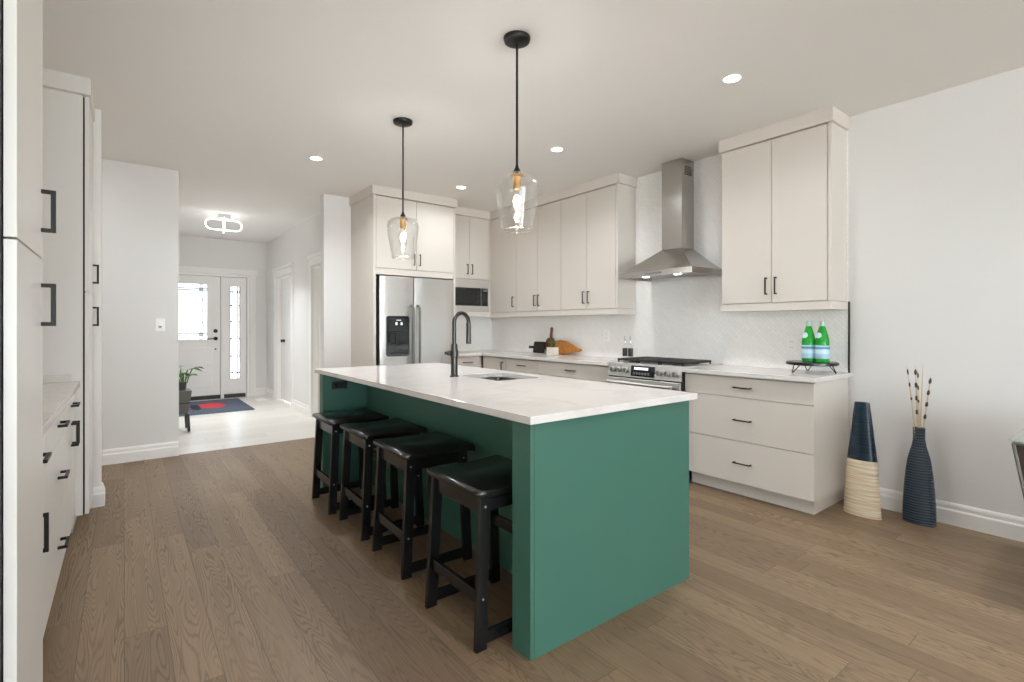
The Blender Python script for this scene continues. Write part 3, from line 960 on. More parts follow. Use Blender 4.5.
SKX0, SKX1, SKY0, SKY1 = 1.79, 2.13, 2.46, 2.905
bm = bmesh.new()
outer = [bm.verts.new((x, y, IZ1)) for x, y in ((1.172, 1.412), (2.243, 1.412), (2.243, 4.03), (1.172, 4.03))]
inner = [bm.verts.new((x, y, IZ1)) for x, y in rrect(SKX0, SKX1, SKY0, SKY1, 0.035)]
ed = [bm.edges.new((l[i], l[(i + 1) % len(l)])) for l in (outer, inner) for i in range(len(l))]
bmesh.ops.triangle_fill(bm, edges=ed, use_beauty=True)
ex = bmesh.ops.extrude_face_region(bm, geom=bm.faces[:])
bmesh.ops.translate(bm, verts=[v for v in ex['geom'] if isinstance(v, bmesh.types.BMVert)], vec=(0, 0, IZ0 - IZ1))
mb = MB()
mb.bm.free()
mb.bm = bm
tag(mb.build('countertop', M['quartz'], None, 0.002), 'long white veined quartz slab on the green island', 'countertop')

sk = thing('sink', 'undermount stainless sink in the island worktop', 'sink', ((SKX0 + SKX1) / 2, (SKY0 + SKY1) / 2, 0.68))
rg_ = []
for o_, z, rr in ((0.025, IZ0 - 0.001, 0.05), (0.003, IZ0 - 0.001, 0.036), (0.003, IZ0 - 0.02, 0.036), (-0.002, 0.72, 0.04), (-0.012, 0.705, 0.04), (-0.03, 0.70, 0.04)):
    rg_.append([(x, y, z) for x, y in rrect(SKX0 - o_, SKX1 + o_, SKY0 - o_, SKY1 + o_, rr)])
MB().rings(rg_ + [[(x, y, 0.694) for x, y in rrect(SKX0 - 0.004, SKX1 + 0.004, SKY0 - 0.004, SKY1 + 0.004, 0.04)],
                  [(x, y, IZ0 - 0.012) for x, y in rrect(SKX0 - 0.006, SKX1 + 0.006, SKY0 - 0.006, SKY1 + 0.006, 0.04)],
                  [(x, y, IZ0 - 0.004) for x, y in rrect(SKX0 - 0.025, SKX1 + 0.025, SKY0 - 0.025, SKY1 + 0.025, 0.05)]], cap=False) \
    .build('basin', M['sink'], sk, smooth=True)
MB().box(SKX0 + 0.0, SKX1, SKY0 + 0.0, SKY1, 0.693, 0.701).build('basin_floor', M['sink'], sk)
MB().lathe((SKX0 + SKX1) / 2, SKY0 + 0.2, [(0.045, 0.7005), (0.045, 0.704), (0.03, 0.7035), (0.02, 0.702)], 24).build('drain', M['chrome'], sk, smooth=True)

# faucet
FX, FYY = 1.714, 2.846
fc = thing('faucet', 'tall gunmetal gooseneck faucet beside the island sink', 'faucet', (FX, FYY, IZ1))
MB().lathe(FX, FYY, [(0.030, IZ1), (0.030, IZ1 + 0.008), (0.0225, IZ1 + 0.012), (0.0225, 1.10), (0.021, 1.125), (0.017, 1.13)], 32).build('body', M['gun'], fc, smooth=True)
MB().lathe(FX, FYY, [(0.0226, 1.045), (0.028, 1.048), (0.028, 1.085), (0.0226, 1.088)], 32, closed=True).build('handle_collar', M['gun'], fc, smooth=True)
dv = Vector((-0.78, 0.55, 0)).normalized()
p = Vector((FX, FYY, 1.068))
MB().tube([p + dv * 0.02, p + dv * 0.045, p + dv * 0.048, p + dv * 0.062], [0.015, 0.015, 0.010, 0.010], 16).build('lever', M['gun'], fc, smooth=True)
sd = Vector((math.cos(R(12)), math.sin(R(12)), 0))
LA, ZA = 0.132, 1.265
pts = [Vector((FX, FYY, 1.12)), Vector((FX, FYY, 1.2))]
for k in range(17):
    a = math.pi * k / 16
    pts.append(Vector((FX, FYY, ZA)) + sd * (LA / 2) * (1 - math.cos(a)) + Vector((0, 0, (LA / 2) * math.sin(a))))
MB().tube(pts, 0.0135, 16).build('neck', M['gun'], fc, smooth=True)
e = Vector((FX, FYY, 0)) + sd * LA
MB().cyl((e.x, e.y, ZA + 0.002), (e.x, e.y, 1.125), 0.0165, 0.0175, 20).build('spray_head', M['gun'], fc, 0.003, smooth=True)

# ------------------------------------------------------------------ counter stools
def make_stool(label):
    r = thing('counter_stool', label, 'stool', group='counter stools along the island')
    secs, n = [], 28
    for i in range(n + 1):                         # seat dips a little and rolls over at both ends
        k = -1 + 2 * i / n
        e = max(0.0, (abs(k) - 0.8) / 0.2)
        x = 0.014 + 0.220 * k - (0.006 * e ** 4) * (1 if k > 0 else -1)
        zt = 0.607 + 0.012 * min(abs(k), 0.8) ** 2 - (0.030 if k > 0 else 0.004) * e ** 2.2
        zb = 0.580 + (-0.018 * e ** 2 if k > 0 else 0.013 * e)
        w = 0.211 - 0.022 * e ** 3
        q = 0.006
        secs.append([(x, -w, zb + q), (x, -w, zt - q), (x, -w + q, zt), (x, w - q, zt), (x, w, zt - q), (x, w, zb + q), (x, w - q, zb), (x, -w + q, zb)])
    MB().rings(secs).build('seat', M['black'], r, 0.0, smooth=True, flat_angle=50)
    for sx in (-1, 1):
        for sy in (-1, 1):
            lg = MB().beam((sx * 0.176, sy * 0.193, 0), (sx * 0.150, sy * 0.182, 0.581), 0.05, 0.022).build('leg', M['black'], r, 0.002)
            mb = MB()
            for z in (0.545, 0.195 if sx < 0 else 0.315):
                f = z / 0.578
                x, y = sx * (0.176 - 0.026 * f), sy * (0.204 - 0.011 * f)
                mb.cyl((x, y - sy * 0.003, z), (x, y + sy * 0.0015, z), 0.0045, n=10)
            mb.build('screw', M['screw'], lg)
    for sx in (-1, 1):
        MB().box(sx * 0.142, sx * 0.160, -0.172, 0.172, 0.512, 0.572).build('apron', M['black'], r, 0.002)
        z = 0.17 if sx < 0 else 0.29
        MB().box(sx * 0.158 + (-0.004 if sx < 0 else -0.004), sx * 0.176 + (-0.004 if sx < 0 else -0.004), -0.18, 0.18, z, z + 0.05).build('stretcher', M['black'], r, 0.002)
    for sy in (-1, 1):
        MB().box(-0.128, 0.128, sy * 0.173, sy * 0.191, 0.525, 0.572).build('apron', M['black'], r, 0.002)
        MB().box(-0.150, 0.150, sy * 0.183, sy * 0.202, 0.02, 0.066).build('stretcher', M['black'], r, 0.002)
    return r


stool = make_stool('black wooden saddle stool nearest the island\'s green end panel')
stool.location = (1.258, 1.802, 0)
stool.rotation_euler = (0, 0, R(0.5))
dup(stool, (1.285, 2.478, 0), 'second black wooden saddle stool from the green end panel', R(-1.5))
dup(stool, (1.292, 3.035, 0), 'third black wooden saddle stool from the green end panel', R(-1))
dup(stool, (1.272, 3.56, 0), 'black wooden saddle stool at the hall end of the island, under the outlet', R(-1))

# ------------------------------------------------------------------ pendants
def make_pendant(label):
    r = thing('pendant_light', label, 'pendant light', group='glass pendants over the island')
    MB().lathe(0, 0, [(0.01, -0.03), (0.05, -0.028), (0.066, -0.02), (0.07, -0.008), (0.07, -0.0005)], 40).build('ceiling_canopy', M['blackm'], r, smooth=True)
    MB().cyl((0, 0, -0.028), (0, 0, -0.665), 0.0062, n=14).build('rod', M['blackm'], r, smooth=True)
    MB().lathe(0, 0, [(0.0065, -0.66), (0.010, -0.675), (0.022, -0.698), (0.022, -0.706)], 24).build('shade_cap', M['blackm'], r, smooth=True)
    pr = [(0.022, -0.707), (0.060, -0.709), (0.088, -0.719), (0.108, -0.742), (0.1155, -0.772), (0.113, -0.80), (0.104, -0.86), (0.090, -0.94), (0.0785, -1.0)]
    inn = [(q - 0.0035, z - (0.003 if q < 0.1 and z > -0.75 else 0)) for q, z in pr]
    MB().lathe(0, 0, pr + inn[::-1], 56, closed=True).build('glass_shade', M['shade'], r, smooth=True, flat_angle=60)
    MB().lathe(0, 0, [(0.036, -0.712), (0.036, -0.718), (0.021, -0.722), (0.021, -0.788), (0.017, -0.792)], 28).build('socket', M['brass'], r, smooth=True)
    MB().tube([(0.0768 * math.cos(k * math.pi / 24), 0.0768 * math.sin(k * math.pi / 24), -1.0) for k in range(48)], 0.0028, 8, closed=True) \
        .build('shade_rim', M['rim'], r, smooth=True)
    env = [(0.012, -0.79), (0.015, -0.80), (0.027, -0.825), (0.032, -0.855), (0.030, -0.885), (0.022, -0.93), (0.012, -0.952), (0.003, -0.957)]
    bl = MB().lathe(0, 0, env + [(max(q - 0.0012, 0.001), z) for q, z in env][::-1], 28, closed=True).build('bulb', M['shade'], r, smooth=True)
    MB().lathe(0, 0, [(0.002, -0.815), (0.014, -0.825), (0.021, -0.848), (0.016, -0.872), (0.005, -0.884)], 24).build('bulb_glow', M['bulb'], bl, smooth=True)
    MB().lathe(0, 0, [(0.003, -0.908), (0.010, -0.917), (0.011, -0.928), (0.004, -0.938)], 24).build('bulb_glow', M['bulb'], bl, smooth=True)  # lower glowing blob stands in for the bulb's reflection
    return r


def lamp(name, kind, loc, watts, color, size=0.05, **kw):
    d = bpy.data.lights.new(name, kind)
    d.energy, d.color = watts, color
    if kind == 'AREA':
        d.shape, d.size = 'DISK', size
    else:
        d.shadow_soft_size = size
    for k, v in kw.items():
        setattr(d, k, v)
    o = bpy.data.objects.new(name, d)
    o.location = loc
    COL.objects.link(o)
    return o


p1 = make_pendant('larger-looking clear glass pendant hanging nearer the camera over the sink side')
p1['label'] = 'clear glass pendant over the green end panel half of the island'
p1.location = (1.62, 2.061, CEIL)
dup(p1, (1.616, 3.404, CEIL), 'clear glass pendant over the stool end near the hall, in front of the refrigerator')
for x, y in ((1.62, 2.061), (1.616, 3.404)):
    lamp('pendant_lamp', 'POINT', (x, y, 1.745), PENDANT_W, (0.97, 0.97, 0.97), 0.04)

# ------------------------------------------------------------------ recessed ceiling lights and unseen fill lamps
cans = (((2.91, 1.601), 'round recessed ceiling light in front of the tall wall cabinet'),
        ((2.904, 3.147), 'round recessed ceiling light above and left of the range hood'),
        ((2.88, 4.639), 'round recessed ceiling light in front of the microwave cabinet'),
        ((1.357, 4.627), 'round recessed ceiling light over the floor before the entry hall'))
can = thing('recessed_light', cans[0][1], 'ceiling light', (0, 0, 0), 'recessed ceiling lights')
MB().lathe(0, 0, [(0.058, -0.001), (0.058, -0.006), (0.047, -0.006), (0.047, -0.001)], 40, closed=True).build('trim_ring', M['plate'], can, smooth=True)
MB().lathe(0, 0, [(0.0465, -0.005), (0.0465, -0.001)], 40).build('lens', M['lens'], can)
for i, ((x, y), lb) in enumerate(cans):
    if i == 0:
        can.location = (x, y, CEIL)
    else:
        dup(can, (x, y, CEIL), lb)
for x, y in [c_[0] for c_ in cans]:
    lamp('downlight_and_fill', 'AREA', (x, y, CEIL - 0.012), CAN_W * (0.6 if y < 2 else 0.55 if x > 2 and y > 4 else 1.7 if x < 2 else 1.0), (0.91, 0.96, 1.0), 0.09, spread=R(150))
for x, y in ((2.91, 0.05), (1.36, 0.05), (2.91, -1.5), (1.36, -1.5), (2.91, -3.4), (0.2, -3.4), (-2.4, -3.4), (-2.4, -0.6), (-0.75, 5.2)):  # unseen lamps added for fill: can grid continued, one more in the passage
    lamp('downlight_and_fill', 'AREA', (x, y, CEIL - 0.012), CAN_W * (0.95 if 0 < x < 2 else 0.65), (0.93, 0.97, 1.0), 0.09, spread=R(120 if y < 5 else 170))

# ------------------------------------------------------------------ hall ceiling light
hl = thing('ceiling_light', 'chrome hall ceiling light of two crossed glowing oval rings', 'ceiling light', (1.07, 7.76, CEIL))
MB().box(1.0, 1.14, 7.70, 7.82, CEIL - 0.055, CEIL - 0.001).build('ceiling_mount', M['chrome'], hl, 0.004)


def stadium(cx, cy, L, H, ux, uy, z):
    pts = []
    r_ = H / 2
    for k in range(13):
        a = -math.pi / 2 + math.pi * k / 12
        q = L / 2 - r_ + r_ * math.cos(a)
        pts.append((cx + ux * q, cy + uy * q, z + r_ * math.sin(a)))
    for k in range(13):
        a = math.pi / 2 + math.pi * k / 12
        q = -(L / 2 - r_) + r_ * math.cos(a)
        pts.append((cx + ux * q, cy + uy * q, z + r_ * math.sin(a)))
    return pts


MB().tube(stadium(1.07, 7.76, 0.43, 0.14, 1, 0, CEIL - 0.135), 0.009, 10, closed=True).build('light_ring', M['ring'], hl, smooth=True)
MB().tube(stadium(1.07, 7.76, 0.43, 0.16, 0.1, 0.995, CEIL - 0.14), 0.009, 10, closed=True).build('light_ring', M['ring'], hl, smooth=True)
lamp('hall_lamp', 'AREA', (1.07, 7.76, CEIL - 0.235), HALL_W, (0.94, 0.97, 1.0), 0.2, spread=R(115))
lamp('hall_lamp', 'POINT', (1.07, 7.76, CEIL - 0.14), HALL_W * 0.08, (0.94, 0.97, 1.0), 0.06)

# ------------------------------------------------------------------ left-hand cabinets
LF, TF, cw = -0.233, -0.20, M['cabw']
LDp = 0.60
TD = TF - LW - 0.002
r = cabinet('pantry_cabinet', 'tall pale cabinet with two stacked handled doors, cut off by the photo edge', 'cabinet', 'px', TF, 1.655, 2.14, 0.1, CEIL - 0.105, TD,
            [('door', 1.655, 2.14, 0.1, 1.452, (2.095, 1.31, True)), ('door', 1.655, 2.14, 1.452, CEIL - 0.1, (2.095, 1.597, True))], cw,
            [('crown', 1.655, 2.14, -TD, 0.02, CEIL - 0.1, CEIL), ('toe_kick', 1.66, 2.135, -TD, -0.075, 0, 0.099)], gapmat=M['dark'], hl=0.13, th=0.0235)
MB().box(LW + 0.002, TF - 0.0275, 1.63, 1.6545, 0.0, CEIL).build('filler_panel', M['grey'], r)
TG = -0.168
TE = TG - LW - 0.002
cabinet('pantry_cabinet', 'tall pale cabinet standing at the far end of the drawer run', 'cabinet', 'px', TG, 4.004, 4.475, 0.1, CEIL - 0.105, TE,
        [('door', 4.004, 4.475, 0.1, 1.452, (4.435, 1.31, True)), ('door', 4.004, 4.475, 1.452, CEIL - 0.1, (4.435, 1.597, True))], cw,
        [('side_panel', 4.003, 4.022, -TE, -0.029, 0.1, CEIL - 0.102), ('crown', 3.975, 4.475, -TE, 0.010, CEIL - 0.1, CEIL),
         ('toe_kick', 4.01, 4.475, -TE, -0.075, 0, 0.099)], carc=(4.023, 4.475), hl=0.13, gapmat=M['dark'])
lz = (0.105, 0.36, 0.66, 0.872)
LD = LF - LW - 0.002
cabinet('base_cabinet', 'pale base cabinet with one drawer over a door, beside the handled tall cabinet', 'cabinet', 'px', LF, 2.143, 2.58, 0.1, 0.878, LD,
        [('drawer', 2.143, 2.58, 0.726, 0.872, (2.31, 0.80, False)), ('door', 2.143, 2.58, 0.105, 0.726, (2.285, 0.555, True))], cw,
        [('toe_kick', 2.143, 2.58, -LD, -0.075, 0, 0.099)], hl=0.13)
cabinet('drawer_unit', 'wide pale three-drawer unit in the middle of the left run', 'cabinet', 'px', LF, 2.582, 3.498, 0.1, 0.878, LD,
        [('drawer', 2.582, 3.498, 0.726, 0.872, (3.06, 0.80, False)), ('drawer', 2.582, 3.498, 0.41, 0.726, (3.06, 0.57, False)),
         ('drawer', 2.582, 3.498, 0.105, 0.41, (3.06, 0.26, False))], cw, [('toe_kick', 2.582, 3.498, -LD, -0.075, 0, 0.099)], hl=0.13)
cabinet('base_cabinet', 'pale base cabinet with one drawer over two doors, beside the far tall cabinet', 'cabinet', 'px', LF, 3.50, 4.0, 0.1, 0.878, LD,
        [('drawer', 3.50, 4.0, 0.726, 0.872, (3.77, 0.80, False)), ('door', 3.50, 3.75, 0.105, 0.726, (3.715, 0.64, True)),
         ('door', 3.75, 4.0, 0.105, 0.726, (3.79, 0.64, True))], cw, [('toe_kick', 3.50, 4.0, -LD, -0.075, 0, 0.099)], hl=0.13)
tag(MB().box(LW + 0.002, LF + 0.023, 2.143, 4.0015, 0.882, 0.912).build('countertop', M['quartz'], None, 0.002),
    'white quartz worktop between the two tall cabinets', 'countertop')
tag(MB().box(LW + 0.002, -0.25, 3.9805, 4.0015, 0.913, 0.955).build('splash_strip', M['quartz'], None, 0.001),
    'low white quartz strip where the worktop meets the tall cabinet', 'splash strip')

# ------------------------------------------------------------------ wall plates
def plate(name, label, orient, c_, u, z, kind, w=0.075, h=0.118):
    b = mapper(orient, c_)
    loc = (c_, u, z) if orient == 'mx' else (u, c_, z)
    r = thing(name, label, 'switch' if kind == 'switch' else 'outlet', loc)
    mb = MB()
    b(mb, u - w / 2, u + w / 2, 0.0005, 0.007, z - h / 2, z + h / 2)
    mb.build('cover_plate', M['plate'], r, 0.002)
    if kind == 'switch':
        mb = MB()
        b(mb, u - 0.016, u + 0.016, 0.007, 0.011, z - 0.033, z + 0.033)
        mb.build('rocker', M['plate'], r, 0.002)
        mb = MB()
        b(mb, u - 0.012, u + 0.012, 0.011, 0.0125, z - 0.025, z - 0.010)
        mb.build('indicator', M['grey'], r)
    else:
        for q in (-0.022, 0.022):
            mb = MB()
            b(mb, u - 0.016, u + 0.016, 0.007, 0.0095, z + q - 0.014, z + q + 0.014)
            s_ = mb.build('receptacle', M['plate'], r, 0.002)
            mb = MB()
            for d in (-0.007, 0.007):
                b(mb, u + d - 0.0012, u + d + 0.0012, 0.0095, 0.0101, z + q - 0.004, z + q + 0.006)
            mb.build('slot', M['dark'], s_)


plate('light_switch', 'white light switch on the wall beside the entry hall', 'my', YB, 0.272, 1.255, 'switch')
plate('wall_outlet', 'white outlet on the tile between cutting boards and oil bottles', 'mx', W - 0.0105, 3.67, 1.14, 'outlet')
plate('wall_outlet', 'white outlet on the tile left of the green bottles', 'mx', W - 0.0105, 1.775, 1.10, 'outlet')

# ------------------------------------------------------------------ green bottles on a round riser
BX, BY = 3.90, 1.548
rs = thing('board_stand', 'round dark board on hairpin legs holding the green bottles', 'riser', (BX, BY, CT1))
MB().lathe(BX, BY, [(0.158, 0.968), (0.165, 0.972), (0.165, 0.986), (0.158, 0.990)], 56).build('board', M['black'], rs, smooth=True)
for a in (152, 272, 32):
    u = Vector((math.cos(R(a)), math.sin(R(a)), 0))
    v = Vector((-u.y, u.x, 0))
    c0 = Vector((BX, BY, 0)) + u * 0.12
    foot = Vector((BX, BY, 0)) + u * 0.152
    MB().tube([c0 + v * 0.028 + Vector((0, 0, 0.968)), foot + v * 0.006 + Vector((0, 0, CT1 + 0.008)), foot + Vector((0, 0, CT1 + 0.0035)),
               foot - v * 0.006 + Vector((0, 0, CT1 + 0.008)), c0 - v * 0.028 + Vector((0, 0, 0.968))], 0.0035, 8).build('hairpin_leg', M['blackm'], rs, smooth=True)


def make_bottle(label):
    r = thing('water_bottle', label, 'bottle', group='green water bottles')
    MB().lathe(0, 0, [(0.030, 0.0), (0.037, 0.003), (0.0385, 0.012), (0.0385, 0.135), (0.037, 0.155), (0.030, 0.19), (0.0205, 0.228), (0.0145, 0.25), (0.0138, 0.262), (0.0138, 0.27)], 40) \
        .build('glass_body', M['bottle'], r, smooth=True)
    lb = MB().lathe(0, 0, [(0.0389, 0.026), (0.0394, 0.027), (0.0394, 0.115), (0.0389, 0.116)], 40, cap=False).build('front_label', M['label'], r, smooth=True)
    MB().lathe(0, 0, [(0.0396, 0.092), (0.0398, 0.092), (0.0398, 0.106), (0.0396, 0.106)], 40, cap=False).build('lettering_band', M['ink'], lb, smooth=True)
    MB().lathe(0, 0, [(0.0396, 0.060), (0.0398, 0.060), (0.0398, 0.084), (0.0396, 0.084)], 40, cap=False).build('white_band', M['labelw'], lb, smooth=True)
    # oval neck label follows the shoulder, facing the room
    d = Vector((-0.94, 0.34, 0)).normalized()
    side = Vector((-0.34, -0.94, 0)).normalized()
    mb, discs = MB(), []
    for lift in (0.0004, 0.0016):
        for q in ((0.05, 0.35, 0.7, 1.0) if lift < 0.001 else (1.0, 0.7, 0.35, 0.05)):
            ring = []
            for k in range(20):
                a = 2 * math.pi * k / 20
                z = 0.184 + 0.019 * q * math.sin(a)
                rad = 0.037 + (0.030 - 0.037) * (z - 0.155) / 0.035 if z < 0.19 else 0.030 + (0.0205 - 0.030) * (z - 0.19) / 0.038
                p_ = d * math.cos(0.6 * q * math.cos(a)) + side * math.sin(0.6 * q * math.cos(a))
                ring.append(tuple(p_ * (rad + lift) + Vector((0, 0, z))))
            discs.append(ring)
    mb.rings(discs)
    mb.build('neck_label', M['labelw'], r, smooth=True)
    MB().lathe(0, 0, [(0.015, 0.246), (0.016, 0.249), (0.0155, 0.272), (0.014, 0.282), (0.010, 0.284)], 24).build('cap', M['capm'], r, smooth=True)
    for ch in list(r.children) + [q for c_ in r.children for q in c_.children]:
        ch.data.transform(Matrix.Diagonal((1.14, 1.14, 1.03, 1)))
    return r


b0 = make_bottle('green glass water bottle, the one nearer the range on the round board')
b0.location = (3.878, 1.560, 0.990)
dup(b0, (3.872, 1.469, 0.990), 'green glass water bottle, the one nearer the tile\'s black edge')

# ------------------------------------------------------------------ worktop accessories in the corner
TX = W - 0.0105                              # tile face


def leaning(name, label, outline, y, z0, thick, mat, cat, lean, xfoot, bevel=0.003):
    """board outline in (along the wall, up) leaning back on the tile"""
    r = thing(name, label, cat, (xfoot, y, z0))
    me = MB().prism([(u, v) for u, v in outline], 'x', -thick, 0)
    o = me.build('board', mat, None, bevel)
    o.parent = r
    r.rotation_euler = (0, R(lean), 0)
    return r


def circle(cx, cz, rx, rz, a0, a1, n=14):
    return [(cx + rx * math.cos(R(a0 + (a1 - a0) * k / n)), cz + rz * math.sin(R(a0 + (a1 - a0) * k / n))) for k in range(n + 1)]


out = [(-0.018, 0.30), (-0.016, 0.19)] + circle(0, 0.10, 0.085, 0.10, 125, 415, 30) + [(0.016, 0.19), (0.018, 0.30)] + circle(0, 0.30, 0.018, 0.018, 0, 180, 8)[1:-1]
leaning('cutting_board', 'upright brown paddle board with a round body and tall neck', out, 4.535, CT1 + 0.003, 0.016, M['walnut'], 'cutting board', 8, TX - 0.045)
out = circle(-0.02, 0.085, 0.20, 0.085, 20, 340, 30)
out = [(-0.25, 0.045), (-0.255, 0.06), (-0.25, 0.075)] + [(-0.19, 0.085), (-0.10, 0.125), (0.0, 0.155), (0.1, 0.165), (0.19, 0.15), (0.24, 0.11), (0.255, 0.07), (0.23, 0.025), (0.17, 0.002), (0.05, 0.0), (-0.06, 0.012), (-0.16, 0.035)]
leaning('cutting_board', 'honey brown fish-shaped wooden board lying on its side', out, 4.235, CT1 + 0.003, 0.02, M['oak'], 'cutting board', 9, TX - 0.065)
out = rrect(-0.10, 0.105, 0.0, 0.14, 0.02) 
out = [(0.105, 0.055), (0.19, 0.055), (0.195, 0.07), (0.19, 0.085), (0.105, 0.085)] + [p_ for p_ in rrect(-0.10, 0.105, 0.0, 0.14, 0.02)]
bd = rrect(-0.10, 0.105, 0.0, 0.14, 0.02)
out = bd[:7] + bd[7:14] + bd[14:21] + bd[21:] + [(0.105, 0.052), (0.19, 0.052), (0.195, 0.068), (0.19, 0.084), (0.105, 0.084)]
leaning('cutting_board', 'black paddle board lying on its side with a short handle', out, 4.655, CT1 + 0.003, 0.014, M['black'], 'cutting board', 10, TX - 0.11)

hp = thing('herb_pot', 'small square white pot of green herbs before the cutting boards', 'potted plant', (3.885, 4.285, CT1))
PX, PY = 3.885, 4.285
MB().box(PX - 0.045, PX + 0.045, PY - 0.055, PY + 0.055, CT1 + 0.001, CT1 + 0.09).build('pot', M['stone'], hp, 0.004)
MB().box(PX - 0.04, PX + 0.04, PY - 0.05, PY + 0.05, CT1 + 0.09, CT1 + 0.093).build('soil', M['soil'], hp)


def foliage(cx, cy, z, spread, h, n, size, seed, sag=0.2):
    rnd = random.Random(seed)
    mb = MB()
    for i in range(n):
        a = rnd.uniform(0, 6.283)
        q = spread * math.sqrt(rnd.random())
        base = Vector((cx + q * 0.4 * math.cos(a), cy + q * 0.4 * math.sin(a), z))
        tip = Vector((cx + q * math.cos(a), cy + q * math.sin(a), z + h * rnd.uniform(0.35, 1)))
        mb.tube([base, (base + tip) / 2 + Vector((0, 0, h * 0.1)), tip], size * 0.06, 5)
        d = Vector((math.cos(a), math.sin(a), rnd.uniform(-0.2, 0.5))).normalized()
        s_ = d.cross(Vector((0, 0, 1))).normalized()
        u = s_.cross(d)
        L = size * rnd.uniform(0.8, 1.3)
        ring = [tip, tip + d * L * 0.35 + s_ * L * 0.28 + u * L * 0.05, tip + d * L * 0.7 + s_ * L * 0.22, tip + d * L - u * L * sag,
                tip + d * L * 0.7 - s_ * L * 0.22, tip + d * L * 0.35 - s_ * L * 0.28 + u * L * 0.05]
        mb.rings([[tuple(p_) for p_ in ring], [tuple(p_ + u * 0.0012) for p_ in ring]])
    return mb


foliage(PX, PY, CT1 + 0.092, 0.05, 0.07, 26, 0.03, 3).build('foliage', M['leaf'], hp)

ob = thing('oil_bottle', 'slim oil bottle with dark label, the one nearer the cutting boards', 'bottle', group='oil and vinegar bottles')
MB().lathe(0, 0, [(0.022, 0), (0.024, 0.003), (0.024, 0.13), (0.020, 0.145), (0.009, 0.158), (0.009, 0.175)], 24).build('glass_body', M['shade'], ob, smooth=True)
MB().lathe(0, 0, [(0.0244, 0.03), (0.0248, 0.031), (0.0248, 0.11), (0.0244, 0.111)], 24, cap=False).build('dark_label', M['oil'], ob, smooth=True)
MB().lathe(0, 0, [(0.0105, 0.17), (0.0105, 0.185), (0.006, 0.19)], 16).tube([(0, 0, 0.188), (0, 0, 0.21), (-0.006, -0.004, 0.232)], 0.004, 8).build('pourer', M['chrome'], ob, smooth=True)
ob.location = (3.99, 3.32, CT1)
dup(ob, (3.99, 3.25, CT1), 'slim oil bottle with dark label, the one nearer the gas range')

# ------------------------------------------------------------------ floor vases
VX, VY = 3.858, 1.225
v1 = thing('floor_vase', 'tapering oval vase with blue-black top over pale bamboo base', 'vase', (VX, VY, 0))


def coil(r0, z0, r1, z1, n, amp):
    pr_ = []
    for i in range(n * 4 + 1):
        k = i / (n * 4)
        pr_.append((r0 + (r1 - r0) * k + amp * math.sin(2 * math.pi * k * n), z0 + (z1 - z0) * k))
    return pr_


MB().lathe(VX, VY, coil(0.108, 0.0, 0.086, 0.364, 20, 0.0012), 48, 0.45, 1.0).build('lower_body', M['bamboo'], v1, smooth=True, flat_angle=60)
MB().lathe(VX, VY, [(0.0855, 0.3645)] + coil(0.0855, 0.366, 0.044, 0.738, 24, 0.0008) + [(0.043, 0.742), (0.036, 0.742), (0.034, 0.70), (0.03, 0.5)], 48, 0.45, 1.0) \
    .build('upper_body', M['navy'], v1, smooth=True, flat_angle=60)
VX, VY = 3.98, 0.9535
v2 = thing('floor_vase', 'ribbed slate-blue bottle-shaped vase holding dry stems', 'vase', (VX, VY, 0))
keys = [(0.0, 0.084), (0.06, 0.0855), (0.14, 0.083), (0.22, 0.078), (0.32, 0.070), (0.40, 0.060), (0.45, 0.048), (0.49, 0.037), (0.53, 0.031), (0.605, 0.031)]
pr_ = []
N_ = 36 * 6
for i in range(N_ + 1):
    z = 0.605 * i / N_
    for (za, ra), (zb, rb) in zip(keys, keys[1:]):
        if za <= z <= zb + 1e-9:
            q = (z - za) / (zb - za)
            rr = ra + (rb - ra) * q
            break
    pr_.append((rr + 0.004 * abs(math.sin(math.pi * i / 6)) - 0.002, z))
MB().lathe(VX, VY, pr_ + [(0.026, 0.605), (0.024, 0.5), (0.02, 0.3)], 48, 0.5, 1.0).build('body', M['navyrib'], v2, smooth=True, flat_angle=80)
stems = ((0.060, 0.385, 'dry dark-spotted stem leaning most toward the striped vase', 'spots'), (0.022, 0.39, 'straight dry stem thick with dark buds', 'buds'),
         (-0.022, 0.40, 'plain thin pale dry stem standing upright in the ribbed vase', 'plain'), (-0.058, 0.335, 'dry stem with spaced dark buds leaning away from the striped vase', 'buds'),
         (0.004, 0.365, 'short-tipped dry stem behind the bud-covered one', 'spots'))
for i, (dy, h, lb, kind) in enumerate(stems):
    b = Vector((VX + (i - 2) * 0.004, VY + dy * 0.16, 0.45))
    tp = Vector((VX + (i % 2) * 0.02 - 0.01, VY + dy, 0.605 + h))
    s_ = thing('dry_stem', lb, 'dried stem', tuple(b), 'dried stems in the ribbed vase')
    md = (b + tp) / 2 + Vector((0, -dy * 0.12, 0))
    pts = [b * (1 - k) ** 2 + md * 2 * k * (1 - k) + tp * k * k for k in [j / 10 for j in range(11)]]
    MB().tube(pts, [0.0042] * 8 + [0.003, 0.0022, 0.001], 8).build('stalk', M['straw'], s_, smooth=True)
    if kind != 'plain':
        for j, k in enumerate((0.46, 0.62, 0.77, 0.92) if kind == 'buds' else (0.62, 0.78, 0.93)):
            p_ = b * (1 - k) ** 2 + md * 2 * k * (1 - k) + tp * k * k
            d = (tp - md).normalized()
            w_ = 0.008 if kind == 'buds' else 0.005
            MB().tube([p_ - d * 0.019, p_ - d * 0.01, p_, p_ + d * 0.012, p_ + d * 0.02], [0.002, w_ * 0.9, w_, w_ * 0.7, 0.001], 10).build('bud', M['bud'], s_, smooth=True)

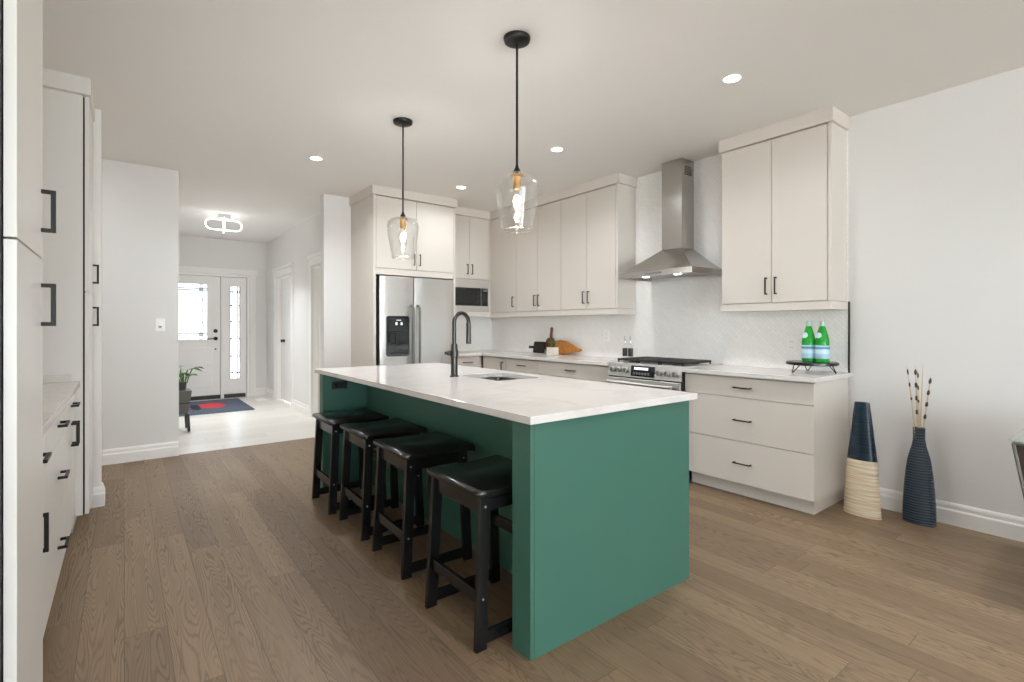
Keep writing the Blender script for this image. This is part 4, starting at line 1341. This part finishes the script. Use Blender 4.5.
# ------------------------------------------------------------------ dining table at the picture's edge
dt = thing('dining_table', 'glass-topped table on a dark tapered pedestal at the photo edge', 'table', (3.365, -0.09, 0))
TX0, TX1, TY0, TY1 = 3.03, 3.7, -0.6, 0.425
MB().prism(rrect(TX0, TX1, TY0, TY1, 0.06), 'z', 0.738, 0.75).build('glass_top', M['tableglass'], dt, 0.003)


def frustum(o_, z0, z1):
    def at(z):
        k = 1 - z / 0.735
        return (TX0 + 0.02 + o_ + 0.07 * k, TX1 - 0.02 - o_ - 0.07 * k, TY0 + 0.02 + o_ + 0.11 * k, TY1 - 0.02 - o_ - 0.11 * k)
    return [[(a, c_, z), (b_, c_, z), (b_, d_, z), (a, d_, z)] for z in (z0, z1) for a, b_, c_, d_ in [at(z)]]


MB().rings(frustum(0.006, 0.0, 0.735)).build('pedestal', M['leather'], dt)
mb = MB()
lo, hi = frustum(0.0, 0.0, 0.736)
for i in range(4):
    mb.tube([lo[i], hi[i]], 0.006, 8)
    mb.tube([hi[i], hi[(i + 1) % 4]], 0.005, 8)
mb.build('edge_frame', M['pewter'], dt)

# ------------------------------------------------------------------ entry hall
o = MB().prism(rrect(-0.56, 0.56, -0.72, 0.72, 0.02), 'z', 0.0, 0.012).build('doormat', M['mat'], None, 0.003)
o.location = (0.985, 8.99, 0.001)
tag(o, 'slate blue doormat with a red blot before the entry door', 'doormat')
fv = thing('floor_vent', 'small white floor vent beside the entry hall wall', 'vent', (1.83, 9.35, 0))
MB().box(1.75, 1.91, 9.2, 9.5, 0.001, 0.006).build('vent_frame', M['plate'], fv, 0.001)
mb = MB()
for i in range(8):
    mb.box(1.77, 1.89, 9.225 + i * 0.033, 9.24 + i * 0.033, 0.006, 0.0075)
mb.build('vent_slat', M['trim'], fv)

ps = thing('plant_stand', 'dark wooden box stand on tapered legs in the entry hall', 'plant stand', (0.52, 7.12, 0))
mb = MB().rings([[(0.46, 7.02, 0.21), (0.60, 7.02, 0.21), (0.60, 7.33, 0.21), (0.46, 7.33, 0.21)], [(0.445, 6.99, 0.485), (0.635, 6.99, 0.485), (0.635, 7.36, 0.485), (0.445, 7.36, 0.485)]])
mb.build('box', M['stand'], ps, 0.004)
MB().box(0.455, 0.615, 7.0, 7.35, 0.335, 0.35).build('trim_band', M['blackp'], ps)
for x, y in ((0.465, 7.04), (0.597, 7.04), (0.465, 7.31), (0.597, 7.31)):
    MB().beam((x + (0.012 if x > 0.5 else -0.0), y, 0.0), (x, y, 0.21), 0.03, 0.03).build('leg', M['blackp'], ps, 0.003)
pp = thing('potted_plant', 'leafy green plant in a dark pot on the hall stand', 'potted plant', (0.52, 7.16, 0.485))
MB().lathe(0.53, 7.16, [(0.045, 0.486), (0.06, 0.49), (0.068, 0.575), (0.06, 0.575), (0.058, 0.56)], 28).build('pot', M['pot'], pp, smooth=True)
MB().lathe(0.53, 7.16, [(0.057, 0.55), (0.057, 0.562)], 24).build('soil', M['soil'], pp)
foliage(0.56, 7.16, 0.56, 0.10, 0.17, 12, 0.12, 11, 0.35).build('foliage', M['leaf'], pp)
